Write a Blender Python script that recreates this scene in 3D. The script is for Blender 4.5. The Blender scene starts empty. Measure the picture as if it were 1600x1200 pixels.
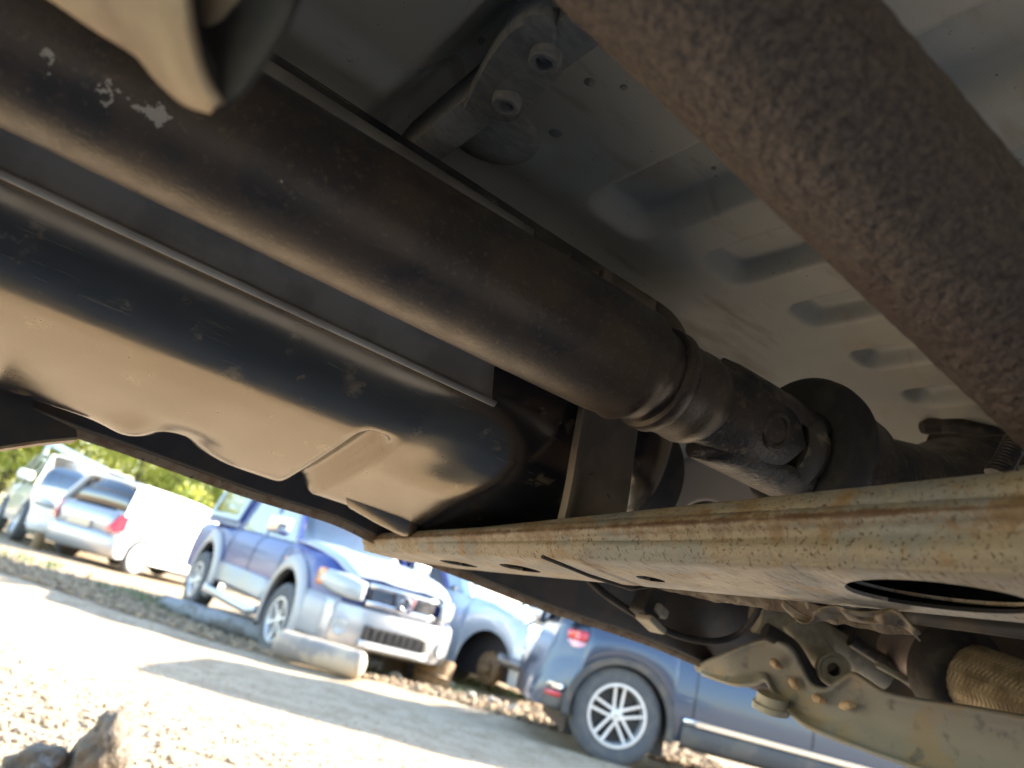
import bpy, bmesh, math, random
import numpy as np
from math import sin, cos, radians, pi, sqrt, exp
from mathutils import Vector, Matrix, noise
random.seed(7); np.random.seed(7)
sc = bpy.context.scene
COL = sc.collection

# ------------------------------------------------------------------ camera, sky, sun, exposure
F = 1150.0; PITCH = radians(18.4); ROLL = radians(15.0); EYE = 0.65
fwd = Vector((0, cos(PITCH), sin(PITCH))); up0 = Vector((0, -sin(PITCH), cos(PITCH))); rt0 = Vector((1, 0, 0))
rt = rt0*cos(ROLL) + up0*sin(ROLL); up = -rt0*sin(ROLL) + up0*cos(ROLL)
CAM = Vector((0, 0, EYE))
cd = bpy.data.cameras.new('camera'); cam = bpy.data.objects.new('camera', cd); COL.objects.link(cam)
m = Matrix((rt, up, -fwd)).transposed().to_4x4(); m.translation = CAM; cam.matrix_world = m
cd.sensor_width = 36; cd.lens = 36*F/1600; cd.clip_start = 0.02; cd.clip_end = 600
cd.dof.use_dof = True; cd.dof.focus_distance = 0.6; cd.dof.aperture_fstop = 6.0
sc.camera = cam
SUN_AZ = 60.5; SUN_EL = 27.0
w = bpy.data.worlds.new('World'); sc.world = w; w.use_nodes = True
nt = w.node_tree; nt.nodes.clear()
sky = nt.nodes.new('ShaderNodeTexSky'); sky.sky_type = 'NISHITA'; sky.sun_disc = False
sky.sun_elevation = radians(SUN_EL); sky.sun_rotation = radians(SUN_AZ); sky.air_density = 1.3; sky.dust_density = 1.0; sky.ozone_density = 1.5
bg = nt.nodes.new('ShaderNodeBackground'); bg.inputs[1].default_value = 0.13
wo = nt.nodes.new('ShaderNodeOutputWorld'); nt.links.new(sky.outputs[0], bg.inputs[0]); nt.links.new(bg.outputs[0], wo.inputs[0])
sl = bpy.data.lights.new('sun', 'SUN'); sl.energy = 5.0; sl.angle = radians(0.5); sl.color = (1, 0.89, 0.74)
so = bpy.data.objects.new('sun', sl); COL.objects.link(so)
sd = Vector((sin(radians(SUN_AZ))*cos(radians(SUN_EL)), cos(radians(SUN_AZ))*cos(radians(SUN_EL)), sin(radians(SUN_EL))))
so.rotation_euler = (-sd).to_track_quat('-Z', 'Y').to_euler()
sc.view_settings.view_transform = 'Standard'; sc.view_settings.look = 'None'; sc.view_settings.gamma = 1
sc.view_settings.use_curve_mapping = False; sc.view_settings.exposure = 2.8
sc.cycles.max_bounces = 14; sc.cycles.diffuse_bounces = 7; sc.cycles.glossy_bounces = 5; sc.cycles.transparent_max_bounces = 12
sc.cycles.use_denoising = True; sc.cycles.caustics_reflective = False; sc.cycles.caustics_refractive = False
sc.cycles.sample_clamp_indirect = 6

# ------------------------------------------------------------------ frames: pixel ray -> vehicle frame (l, w, h); h = height above the eye
def ray(x, y): return fwd + rt*((x-800)/F) - up*((y-600)/F)
ANG = radians(58)
LV = Vector((sin(ANG), cos(ANG), 0)); WV = Vector((-cos(ANG), sin(ANG), 0))
def loc(v): return Vector((v.dot(LV), v.dot(WV), v.z))
def at_w(x, y, w): r = ray(x, y); return loc(r*(w/r.dot(WV)))
def at_l(x, y, l): r = ray(x, y); return loc(r*(l/r.dot(LV)))
def at_h(x, y, h): r = ray(x, y); return loc(r*(h/r.z))
def at_d(x, y, d): return loc(ray(x, y)*d)
def on_ground(x, y, z=0.0): r = ray(x, y); return CAM + r*((z-EYE)/r.z)

# ------------------------------------------------------------------ materials
def mat(name, base, rough=0.6, metal=0.0, col2=None, col3=None, scale=30, t2=(0.45, 0.6), t3=(0.6, 0.7), s3=None, bump=0.0, bscale=None,
        bdist=0.002, stretch=(1, 1, 1), coat=0.0, detail=6, spec=0.5, rvar=0.0, extra=None, tint=None, ior=1.5):
    m = bpy.data.materials.new(name); m.use_nodes = True
    n = m.node_tree; L = n.links; b = n.nodes['Principled BSDF']
    b.inputs['Roughness'].default_value = rough; b.inputs['Metallic'].default_value = metal
    b.inputs['Specular IOR Level'].default_value = spec; b.inputs['Coat Weight'].default_value = coat
    b.inputs['Coat Roughness'].default_value = 0.05
    b.inputs['IOR'].default_value = ior
    if tint: b.inputs['Specular Tint'].default_value = (*tint, 1)
    tc = n.nodes.new('ShaderNodeTexCoord'); mp = n.nodes.new('ShaderNodeMapping'); mp.inputs['Scale'].default_value = stretch
    L.new(tc.outputs['Object'], mp.inputs[0]); vec = mp.outputs[0]
    def noi(s, d=detail, r=0.55):
        t = n.nodes.new('ShaderNodeTexNoise'); t.inputs['Scale'].default_value = s; t.inputs['Detail'].default_value = d; t.inputs['Roughness'].default_value = r
        L.new(vec, t.inputs['Vector']); return t.outputs['Fac']
    def ramp(f, lo, hi):
        r = n.nodes.new('ShaderNodeMapRange'); r.interpolation_type = 'SMOOTHSTEP'; r.inputs['From Min'].default_value = lo; r.inputs['From Max'].default_value = hi
        L.new(f, r.inputs['Value']); return r.outputs[0]
    def mix(f, a, c):
        x = n.nodes.new('ShaderNodeMix'); x.data_type = 'RGBA'; L.new(f, x.inputs[0])
        if isinstance(a, tuple): x.inputs[6].default_value = (*a, 1)
        else: L.new(a, x.inputs[6])
        if isinstance(c, tuple): x.inputs[7].default_value = (*c, 1)
        else: L.new(c, x.inputs[7])
        return x.outputs[2]
    cur = base
    if col2: cur = mix(ramp(noi(scale), *t2), cur, col2)
    if col3: cur = mix(ramp(noi(s3 or scale*3.3), *t3), cur, col3)
    if extra: cur = extra(n, L, tc, mix, ramp, noi, cur)
    if isinstance(cur, tuple): b.inputs['Base Color'].default_value = (*cur, 1)
    else: L.new(cur, b.inputs['Base Color'])
    if rvar:
        r = n.nodes.new('ShaderNodeMapRange'); r.inputs['To Min'].default_value = max(0, rough-rvar); r.inputs['To Max'].default_value = min(1, rough+rvar)
        r.inputs['From Min'].default_value = .3; r.inputs['From Max'].default_value = .7
        L.new(noi(scale*1.7), r.inputs['Value']); L.new(r.outputs[0], b.inputs['Roughness'])
    if bump:
        bp = n.nodes.new('ShaderNodeBump'); bp.inputs['Strength'].default_value = bump; bp.inputs['Distance'].default_value = bdist
        L.new(noi(bscale or scale*4), bp.inputs['Height']); L.new(bp.outputs[0], b.inputs['Normal'])
    return m
def spots(*sp):
    """localised flaking paint patches round given object-space points: (x,y,z,radius)"""
    def f(n, L, tc, mix, ramp, noi, cur):
        tot = None
        for (x, y, z, r) in sp:
            d = n.nodes.new('ShaderNodeVectorMath'); d.operation = 'DISTANCE'; L.new(tc.outputs['Object'], d.inputs[0]); d.inputs[1].default_value = (x, y, z)
            q = n.nodes.new('ShaderNodeMapRange'); q.inputs['From Min'].default_value = 0; q.inputs['From Max'].default_value = r
            q.inputs['To Min'].default_value = .42; q.inputs['To Max'].default_value = 0; L.new(d.outputs['Value'], q.inputs['Value'])
            if tot is None: tot = q.outputs[0]
            else:
                a = n.nodes.new('ShaderNodeMath'); a.operation = 'ADD'; L.new(tot, a.inputs[0]); L.new(q.outputs[0], a.inputs[1]); tot = a.outputs[0]
        a = n.nodes.new('ShaderNodeMath'); a.operation = 'ADD'; L.new(tot, a.inputs[0]); L.new(noi(260, 4), a.inputs[1])
        return mix(ramp(a.outputs[0], .84, .88), cur, (.50, .45, .38))
    return f
def bigspots(*sp, c=(.012, .014, .02)):
    def f(n, L, tc, mix, ramp, noi, cur):
        x = ramp(noi(14, 4), .48, .62); return mix(x, cur, c)
    return f
M = {}
def specks(n, L, tc, mix, ramp, noi, cur):
    c = mix(ramp(noi(230, 3), .69, .74), cur, (.16, .15, .13))
    mp = n.nodes.new('ShaderNodeMapping'); mp.inputs['Scale'].default_value = (1, 4, 1); L.new(tc.outputs['Object'], mp.inputs[0])
    t = n.nodes.new('ShaderNodeTexNoise'); t.inputs['Scale'].default_value = 9; t.inputs['Detail'].default_value = 8; L.new(mp.outputs[0], t.inputs['Vector'])
    return mix(ramp(t.outputs['Fac'], .55, .75), c, (.42, .36, .26))
M['floor'] = mat('floor_paint', (.60, .585, .50), .5, col2=(.50, .49, .43), col3=(.53, .46, .35), scale=5, t2=(.4, .65), t3=(.58, .75), s3=9, bump=.35, bscale=120, bdist=.0009, rvar=.12, extra=specks)
M['seam'] = mat('seam_sealer', (.38, .37, .33), .75, col2=(.31, .305, .275), scale=60, bump=.5, bscale=220, bdist=.002, stretch=(1, 3, 1))
M['bore_shade'] = mat('shade_bore', (.01, .01, .011), .8)  # near-black tone puts the shade of holes and hollows into the colour
M['shaft'] = mat('rusty_shaft', (.058, .041, .033), .43, 0, col2=(.018, .018, .024), col3=(.115, .082, .056), scale=22, t2=(.40, .58), t3=(.54, .74), s3=240, bump=.6, bscale=420, bdist=.0006, rvar=.10, spec=1.0, tint=(1, .86, .66), detail=8,
                 extra=spots((-.029, .395, .849, .017), (-.054, .395, .850, .010), (-.009, .3937, .851, .012), (-.001, .3935, .8515, .008), (.064, .392, .8515, .003)))
M['steel'] = mat('greasy_steel', (.065, .049, .040), .42, .1, col2=(.028, .025, .026), col3=(.15, .105, .07), scale=30, t2=(.4, .58), t3=(.56, .72), bump=.9, bscale=200, bdist=.0016, rvar=.12)
M['seal'] = mat('worn_seal', (.07, .06, .05), .5, col2=(.22, .19, .14), scale=50, t2=(.52, .62), bump=.5)
def pitted(n, L, tc, mix, ramp, noi, cur):
    v = n.nodes.new('ShaderNodeTexVoronoi'); v.inputs['Scale'].default_value = 420; v.inputs['Randomness'].default_value = 1
    L.new(tc.outputs['Object'], v.inputs['Vector'])
    a = n.nodes.new('ShaderNodeMath'); a.operation = 'MULTIPLY_ADD'; L.new(noi(190, 5, .6), a.inputs[0]); a.inputs[1].default_value = .9; 
    L.new(v.outputs['Distance'], a.inputs[2])
    return mix(ramp(a.outputs[0], .50, .80), (.035, .026, .024), cur)
M['exhaust'] = mat('pitted_rust', (.155, .115, .088), .48, 0, col2=(.075, .058, .05), col3=(.085, .05, .043), scale=330, t2=(.38, .66), t3=(.52, .75), s3=7, bump=1, bscale=170, bdist=.006, extra=pitted, rvar=.1)
def scratches(n, L, tc, mix, ramp, noi, cur):
    mp = n.nodes.new('ShaderNodeMapping'); mp.inputs['Scale'].default_value = (3, 60, 60); mp.inputs['Rotation'].default_value = (0, 0, .1); L.new(tc.outputs['Object'], mp.inputs[0])
    t = n.nodes.new('ShaderNodeTexNoise'); t.inputs['Scale'].default_value = 6; t.inputs['Detail'].default_value = 5; L.new(mp.outputs[0], t.inputs['Vector'])
    c = mix(ramp(t.outputs['Fac'], .62, .72), cur, (.075, .065, .05))
    # fine moulding lines
    wv = n.nodes.new('ShaderNodeTexWave'); wv.wave_type = 'BANDS'; wv.bands_direction = 'Y'; wv.inputs['Scale'].default_value = 14; wv.inputs['Distortion'].default_value = 1.2; wv.inputs['Detail'].default_value = 1
    L.new(tc.outputs['Object'], wv.inputs['Vector'])
    return mix(ramp(wv.outputs['Fac'], .992, 1.0), c, (.02, .018, .016))
M['tank'] = mat('tank_plastic', (.014, .018, .029), .20, 0, col2=(.016, .020, .030), col3=(.16, .125, .085), scale=9, t3=(.56, .74), s3=38, bump=.16, bscale=70, bdist=.0005, extra=scratches, rvar=.06, spec=1.0, tint=(1, .84, .62), ior=1.75)
M['shield'] = mat('shield_metal', (.48, .46, .42), .42, .25, col2=(.36, .34, .31), scale=18, bump=.2, bscale=200, bdist=.0005, rvar=.08)
M['strap'] = mat('strap_metal', (.24, .20, .155), .55, .2, col2=(.18, .15, .12), col3=(.12, .08, .05), scale=20, t3=(.66, .74), s3=90, bump=.3, bdist=.0006)
def beamrust(n, L, tc, mix, ramp, noi, cur):
    mp = n.nodes.new('ShaderNodeMapping'); mp.inputs['Scale'].default_value = (2.2, 16, 16); mp.inputs['Rotation'].default_value = (0, 0, -.10); L.new(tc.outputs['Object'], mp.inputs[0])
    t = n.nodes.new('ShaderNodeTexNoise'); t.inputs['Scale'].default_value = 22; t.inputs['Detail'].default_value = 6; t.inputs['Roughness'].default_value = .65; L.new(mp.outputs[0], t.inputs['Vector'])
    c = mix(ramp(t.outputs['Fac'], .545, .64), cur, (.12, .08, .045))
    # rusty seam line round the weld height
    s = n.nodes.new('ShaderNodeSeparateXYZ'); L.new(tc.outputs['Object'], s.inputs[0])
    a = n.nodes.new('ShaderNodeMath'); a.operation = 'MULTIPLY_ADD'; L.new(s.outputs['Y'], a.inputs[0]); a.inputs[1].default_value = .072; L.new(s.outputs['Z'], a.inputs[2])
    b_ = n.nodes.new('ShaderNodeMath'); b_.operation = 'SUBTRACT'; L.new(a.outputs[0], b_.inputs[0]); b_.inputs[1].default_value = .7805
    d = n.nodes.new('ShaderNodeMath'); d.operation = 'ABSOLUTE'; L.new(b_.outputs[0], d.inputs[0])
    q = n.nodes.new('ShaderNodeMapRange'); q.inputs['From Min'].default_value = .0; q.inputs['From Max'].default_value = .016; q.inputs['To Min'].default_value = .20; q.inputs['To Max'].default_value = 0
    L.new(d.outputs[0], q.inputs['Value'])
    e = n.nodes.new('ShaderNodeMath'); e.operation = 'ADD'; L.new(q.outputs[0], e.inputs[0]); L.new(noi(34, 10, .78), e.inputs[1])
    c = mix(ramp(e.outputs[0], .57, .78), c, (.22, .145, .075))
    q2 = n.nodes.new('ShaderNodeMapRange'); q2.inputs['From Min'].default_value = .0; q2.inputs['From Max'].default_value = .005; q2.inputs['To Min'].default_value = .42; q2.inputs['To Max'].default_value = 0
    L.new(d.outputs[0], q2.inputs['Value'])
    e2 = n.nodes.new('ShaderNodeMath'); e2.operation = 'ADD'; L.new(q2.outputs[0], e2.inputs[0]); L.new(noi(45, 8, .75), e2.inputs[1])
    return mix(ramp(e2.outputs[0], .70, .92), c, (.12, .065, .032))
M['beam'] = mat('rusty_beam', (.36, .295, .20), .5, 0, col2=(.27, .265, .23), col3=(.33, .22, .11), scale=14, t2=(.42, .56), t3=(.54, .68), s3=34, bump=.8, bscale=170, bdist=.0016, extra=beamrust, rvar=.12)
M['torn'] = mat('torn_steel', (.17, .135, .09), .6, col2=(.09, .06, .035), col3=(.26, .22, .16), scale=40, bump=.8, bscale=160)
M['sill'] = mat('sill_black', (.035, .033, .035), .5, col2=(.06, .045, .035), scale=20, bump=.3)
M['lip'] = mat('sill_lip', (.50, .37, .24), .5, col2=(.36, .22, .12), col3=(.06, .05, .045), scale=40, t3=(.6, .7), bump=.6, bscale=200, bdist=.001)
M['arm'] = mat('dusty_arm', (.25, .255, .235), .6, col2=(.28, .245, .18), col3=(.13, .14, .14), scale=16, t2=(.5, .62), t3=(.55, .7), s3=34, bump=.5, bscale=140, bdist=.001)
M['rubber'] = mat('old_rubber', (.028, .026, .026), .75, col2=(.05, .043, .036), scale=40, bump=.4)
M['pinkcan'] = mat('dull_steel_can', (.34, .28, .26), .4, .3, col2=(.24, .20, .18), scale=20)
M['cast'] = mat('dirty_casting', (.42, .39, .31), .6, col2=(.30, .27, .21), scale=30, bump=.5, bscale=160)
def braid(n, L, tc, mix, ramp, noi, cur):
    return cur
M['braid'] = mat('braid_wire', (.40, .32, .20), .45, .35, col2=(.26, .20, .12), scale=30)
M['bracket'] = mat('cast_bracket', (.56, .43, .27), .6, col2=(.44, .32, .20), col3=(.22, .15, .09), scale=22, t3=(.6, .74), s3=60, bump=.4, bscale=150, bdist=.001)
M['whitepanel'] = mat('pale_panel', (.55, .53, .52), .5)
# cars
def paint(name, c, rough=.25, metal=0.0, coat=1.0, dust=None): return mat(name, c, rough, metal, col2=dust, scale=2.5, t2=(.45, .75), coat=coat)
M['navy'] = paint('navy_paint', (.008, .024, .17), .35, .0, .35)
M['suvblue'] = paint('dark_blue_metallic', (.035, .055, .095), .35, .3, .7)
M['bonnet'] = paint('glare_bonnet', (.34, .40, .55), .4, 0, .5)  # lighter than the navy body: sun glare put into the colour
M['silver'] = paint('silver_paint', (.42, .44, .47), .35, .5)
M['grey2'] = paint('silver_grey_cladding', (.30, .31, .33), .45, .2, .3, dust=(.36, .31, .25))
M['white'] = paint('white_paint', (.75, .76, .76), .3)
M['paleblue'] = paint('pale_silver_blue', (.42, .50, .55), .35, .3)
M['tyre'] = mat('tyre_rubber', (.075, .08, .09), .8, col2=(.10, .10, .10), scale=12, bump=.3)
M['tan_tyre'] = mat('dusty_tyre', (.20, .19, .18), .8, col2=(.40, .34, .26), scale=4, t2=(.4, .6), bump=.3)
M['rim'] = mat('alloy_rim', (.66, .68, .70), .35, .6)
M['chrome'] = mat('chrome_trim', (.65, .67, .7), .12, .95)
M['cladding'] = mat('black_cladding', (.055, .055, .058), .6, col2=(.09, .08, .07), scale=6)
M['darkplastic'] = mat('dark_plastic', (.02, .02, .022), .5)
M['red'] = mat('red_lens', (.55, .015, .02), .15, coat=1)
M['redwhite'] = mat('clear_red_lens', (.75, .35, .38), .12, coat=1)
M['lamp'] = mat('clear_lamp', (.34, .38, .40), .1, coat=1)
M['amber'] = mat('amber_lens', (.8, .28, .08), .2, coat=1)
M['seat'] = mat('grey_cloth', (.10, .10, .11), .9)
M['cream'] = mat('cream_seat', (.45, .42, .36), .9)
M['engine'] = mat('engine_alloy', (.22, .22, .22), .5, .5, col2=(.08, .07, .06), scale=9)
M['hub'] = mat('rusty_hub', (.20, .13, .06), .7, col2=(.12, .07, .03), scale=20)
def glassmat(name, tint, mixf=.25):
    m = bpy.data.materials.new(name); m.use_nodes = True; n = m.node_tree; n.nodes.clear()
    o = n.nodes.new('ShaderNodeOutputMaterial'); g = n.nodes.new('ShaderNodeBsdfGlossy'); g.inputs['Roughness'].default_value = .03
    t = n.nodes.new('ShaderNodeBsdfTransparent'); t.inputs[0].default_value = (*tint, 1)
    fr = n.nodes.new('ShaderNodeFresnel'); fr.inputs[0].default_value = 1.6
    a = n.nodes.new('ShaderNodeMath'); a.operation = 'ADD'; a.use_clamp = True; a.inputs[1].default_value = mixf
    n.links.new(fr.outputs[0], a.inputs[0])
    mx = n.nodes.new('ShaderNodeMixShader'); n.links.new(a.outputs[0], mx.inputs[0]); n.links.new(t.outputs[0], mx.inputs[1]); n.links.new(g.outputs[0], mx.inputs[2])
    n.links.new(mx.outputs[0], o.inputs[0]); return m
M['glass'] = glassmat('tinted_window', (.30, .42, .46), .22)
M['darkglass'] = glassmat('dark_tinted_window', (.05, .07, .09), .12)
# ground
M['ground'] = mat('pale_gravel_ground', (.36, .285, .195), .9, col2=(.29, .22, .14), col3=(.20, .145, .09), scale=5, s3=34, t3=(.56, .66), bump=.8, bscale=55, bdist=.02)
M['shade_dark'] = mat('shade_sheet', (.14, .15, .175), .9, col2=(.10, .11, .135), col3=(.20, .20, .205), scale=3, bump=.6, bscale=40, bdist=.02)  # dark ground tone that paints in shade and cuts bounce light
M['dirt'] = mat('leaf_litter_ground', (.30, .22, .14), .95, col2=(.20, .15, .10), col3=(.42, .31, .18), scale=3, s3=16, t3=(.5, .65), bump=1, bscale=22, bdist=.03)
M['pebble'] = mat('pebble_stone', (.38, .30, .21), .85, col2=(.26, .185, .115), col3=(.46, .40, .32), scale=9, s3=4, bump=.4, bscale=60)
M['stone'] = mat('field_stone', (.42, .38, .32), .85, col2=(.30, .24, .17), scale=6, bump=.5, bscale=25, bdist=.01)
M['clod'] = mat('weathered_clod', (.13, .10, .07), .8, col2=(.09, .07, .05), col3=(.22, .20, .18), scale=9, s3=14, t3=(.55, .68), bump=1, bscale=50, bdist=.01)
M['leaf'] = mat('bush_leaf', (.30, .34, .07), .55, col2=(.42, .41, .09), col3=(.17, .25, .06), scale=.9, t2=(.4, .6), s3=2.2, t3=(.5, .65))
M['leaf2'] = mat('dark_leaf', (.03, .06, .02), .55, col2=(.06, .09, .02), scale=1.2)
for k in ('leaf', 'leaf2'):
    n = M[k].node_tree; b = n.nodes['Principled BSDF']; tr = n.nodes.new('ShaderNodeBsdfTranslucent'); tr.inputs[0].default_value = (.42, .46, .08, 1)
    mx = n.nodes.new('ShaderNodeMixShader'); mx.inputs[0].default_value = .4; o = [x for x in n.nodes if x.type == 'OUTPUT_MATERIAL'][0]
    n.links.new(b.outputs[0], mx.inputs[1]); n.links.new(tr.outputs[0], mx.inputs[2]); n.links.new(mx.outputs[0], o.inputs[0])
M['bark'] = mat('bark', (.12, .09, .065), .9, bump=.6, scale=9)
M['rail'] = mat('pale_blue_rail', (.40, .50, .58), .4)
M['grass'] = mat('grass_blade', (.06, .13, .03), .6)
M['concrete'] = mat('weathered_post', (.22, .23, .24), .85, col2=(.14, .13, .12), scale=7)
M['plate'] = mat('faded_plate', (.55, .48, .36), .6)

# ------------------------------------------------------------------ mesh helpers
def link(o, parent=None, **kw):
    COL.objects.link(o)
    if parent: o.parent = parent
    for k, v in kw.items(): o[k] = v
    return o
def mesh_obj(name, V, Fc, mt, parent=None, smooth=True, angle=40, bevel=0, thick=0, subsurf=0, **kw):
    me = bpy.data.meshes.new(name); me.from_pydata([tuple(v) for v in V], [], [tuple(f) for f in Fc]); me.validate(); me.update()
    o = bpy.data.objects.new(name, me); me.materials.append(M[mt] if isinstance(mt, str) else mt)
    link(o, parent, **kw)
    if thick:
        s = o.modifiers.new('s', 'SOLIDIFY'); s.thickness = thick; s.offset = 0
    if bevel:
        b = o.modifiers.new('b', 'BEVEL'); b.width = bevel; b.segments = 3; b.limit_method = 'ANGLE'; b.angle_limit = radians(35)
    if subsurf:
        s = o.modifiers.new('u', 'SUBSURF'); s.levels = subsurf; s.render_levels = subsurf
    if smooth:
        me.shade_smooth()
        if angle < 179 and not bevel: me.set_sharp_from_angle(angle=radians(angle))
    return o
def empty(name, location=(0, 0, 0), rz=0, **kw):
    o = bpy.data.objects.new(name, None); o.location = location; o.rotation_euler = (0, 0, rz); o.empty_display_size = .2; return link(o, None, **kw)
class MB:
    def __init__(s): s.V = []; s.F = []
    def add(s, V, Fc): n = len(s.V); s.V += [Vector(v) for v in V]; s.F += [tuple(i+n for i in f) for f in Fc]; return s
    def box(s, c, d, R=None):
        c = Vector(c); P = []
        for i in (-1, 1):
            for j in (-1, 1):
                for k in (-1, 1):
                    q = Vector((i*d[0]/2, j*d[1]/2, k*d[2]/2)); P.append(c + (R @ q if R else q))
        return s.add(P, [(0, 1, 3, 2), (4, 6, 7, 5), (0, 4, 5, 1), (2, 3, 7, 6), (0, 2, 6, 4), (1, 5, 7, 3)])
    def grid(s, G, closed_u=False, closed_v=False, cap0=False, cap1=False):
        nu = len(G); nv = len(G[0]); V = [p for r in G for p in r]; Fc = []
        for i in range(nu if closed_u else nu-1):
            for j in range(nv if closed_v else nv-1):
                a = i*nv+j; b = i*nv+(j+1) % nv; c = ((i+1) % nu)*nv+(j+1) % nv; d = ((i+1) % nu)*nv+j
                Fc.append((a, b, c, d))
        if cap0: Fc.append(tuple(range(nv))[::-1])
        if cap1: Fc.append(tuple((nu-1)*nv+j for j in range(nv)))
        return s.add(V, Fc)
    def lathe(s, p0, ax, prof, n=48, caps=(True, True)):
        p0 = Vector(p0); ax = Vector(ax).normalized(); u = ax.orthogonal().normalized(); v = ax.cross(u)
        G = [[p0 + ax*t + (u*cos(2*pi*k/n)+v*sin(2*pi*k/n))*r for k in range(n)] for t, r in prof]
        return s.grid(G, closed_v=True, cap0=caps[0], cap1=caps[1])
    def tube(s, pts, r, n=12):
        pts = [Vector(p) for p in pts]; G = []
        u = None
        for i, p in enumerate(pts):
            t = (pts[min(i+1, len(pts)-1)] - pts[max(i-1, 0)]).normalized()
            u = (t.orthogonal() if u is None else (u - t*u.dot(t))).normalized(); v = t.cross(u)
            rr = r[i] if isinstance(r, (list, tuple)) else r
            G.append([p + (u*cos(2*pi*k/n)+v*sin(2*pi*k/n))*rr for k in range(n)])
        return s.grid(G, closed_v=True, cap0=True, cap1=True)
    def out(s, name, mt, parent=None, **kw): return mesh_obj(name, s.V, s.F, mt, parent, **kw)
def cr(P, n):
    """Catmull-Rom through points, n samples per span"""
    P = [Vector(p) for p in P]; out = []
    for i in range(len(P)-1):
        a = P[max(i-1, 0)]; b = P[i]; c = P[i+1]; d = P[min(i+2, len(P)-1)]
        for k in range(n):
            t = k/n; out.append(.5*((2*b)+(c-a)*t+(2*a-5*b+4*c-d)*t*t+(3*b-a-3*c+d)*t**3))
    out.append(P[-1]); return out
def resample(P, n):
    D = [0]
    for i in range(1, len(P)): D.append(D[-1]+(P[i]-P[i-1]).length)
    out = []; j = 0
    for k in range(n):
        t = D[-1]*k/(n-1)
        while j < len(P)-2 and D[j+1] < t: j += 1
        f = (t-D[j])/max(1e-9, D[j+1]-D[j]); out.append(P[j].lerp(P[j+1], min(1, max(0, f))))
    return out
def patch(rows, nu=60, nv=6, arclen=True):
    """smooth sheet through rows of 3-D points"""
    R = [resample(cr(r, 8), nu) if arclen else cr(r, max(1, nu//(len(r)-1))) for r in rows]
    cols = [cr([R[i][k] for i in range(len(R))], nv) for k in range(len(R[0]))]
    return [[cols[k][i] for k in range(len(cols))] for i in range(len(cols[0]))]
def bool_cut(o, cutters, flip=False):
    for c in cutters:
        b = o.modifiers.new('cut', 'BOOLEAN'); b.operation = 'DIFFERENCE'; b.object = c; b.solver = 'EXACT'
    dg = bpy.context.evaluated_depsgraph_get(); me = bpy.data.meshes.new_from_object(o.evaluated_get(dg))
    o.modifiers.clear(); old = o.data; o.data = me
    for c in cutters: bpy.data.objects.remove(c)
    return o
def nz(p, s=1.0): return noise.noise(Vector(p)*s)

# ================================================================== THE CAR OVERHEAD
car = empty('raised_car', (0, 0, 0), pi/2-ANG, label='underside of the raised car overhead, with rusty driveshaft, pitted exhaust pipe and dark fuel tank', category='car')
E = EYE
def lw(v): return Vector((v.x, v.y, v.z+E))            # (l,w,h) -> local
def V3(l, w_, h): return Vector((l, w_, h+E))

# ---- floor pan (a height field pressed with lateral ribs)
ribs = [(.400, .038, .545), (.530, .030, .508), (.657, .027, .49), (.785, .025, .49), (.91, .025, .49), (-.55, .03, .6), (-.8, .03, .6), (1.35, .03, .6), (1.6, .03, .6)]
def sstep(a, b, x): t = min(1, max(0, (x-a)/(b-a))); return t*t*(3-2*t)
def floor_h(l, w_):
    h = .42
    for (c, hw, we) in ribs:
        if abs(l-c) < hw+.05:
            d = max(abs(l-c)-hw*.45, 0)
            dw = max(w_-(we-hw*.9), 0); d = sqrt(d*d+dw*dw)
            h += (.027 if c < .45 else .021)*(1-sstep(.10*hw+.002, hw*.8, d))
    h -= .022*sstep(.155, .135, l)*sstep(-.45, -.35, l)        # the panel left of the seam hangs lower
    h += .020*exp(-((l-.172)/.012)**2)                         # dark channel along the seam
    h -= .10*sstep(.56, .80, w_)
    h -= .12*sstep(.92, 1.15, l)*sstep(.2, .5, w_)
    h += .0012*nz((l*4, w_*4, 0))
    return h
ls = np.concatenate([np.linspace(-1.3, -.3, 40), np.linspace(-.29, 1.1, 420), np.linspace(1.12, 2.5, 50)])
ws = np.concatenate([np.linspace(-.88, .1, 20), np.linspace(.11, .7, 150), np.linspace(.71, .87, 8)])
mb = MB(); mb.grid([[V3(l, w_, floor_h(l, w_)) for w_ in ws] for l in ls]); fp = mb.out('floor_pan', 'floor', car, angle=180)
for (x, y, r_) in ((922, 128, .006), (975, 136, .004), (660, 102, .004), (745, 92, .004), (868, 208, .007), (1108, 300, .003), (770, 300, .004), (560, 60, .003)):
    c = lw(at_h(x, y, .42)); c.z = floor_h(c.x, c.y)+E
    MB().lathe(c+Vector((0, 0, .004)), (0, 0, -1), [(0, r_), (.0035, r_*.95), (.0052, r_*.6), (.0056, 0)], 16).out('spot_weld', 'seam', fp)
# ridge lit strip / bracket flange left of the seam
G = []
for w_ in np.linspace(.2, .72, 60):
    wob = .0015*sin(w_*40)
    G.append([V3(.184, w_, .425), V3(.186, w_, .396+wob), V3(.196, w_, .392+wob), V3(.214, w_, .394), V3(.216, w_, .417)])
MB().grid(G).out('cross_rib', 'seam', car, thick=.002)
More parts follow.
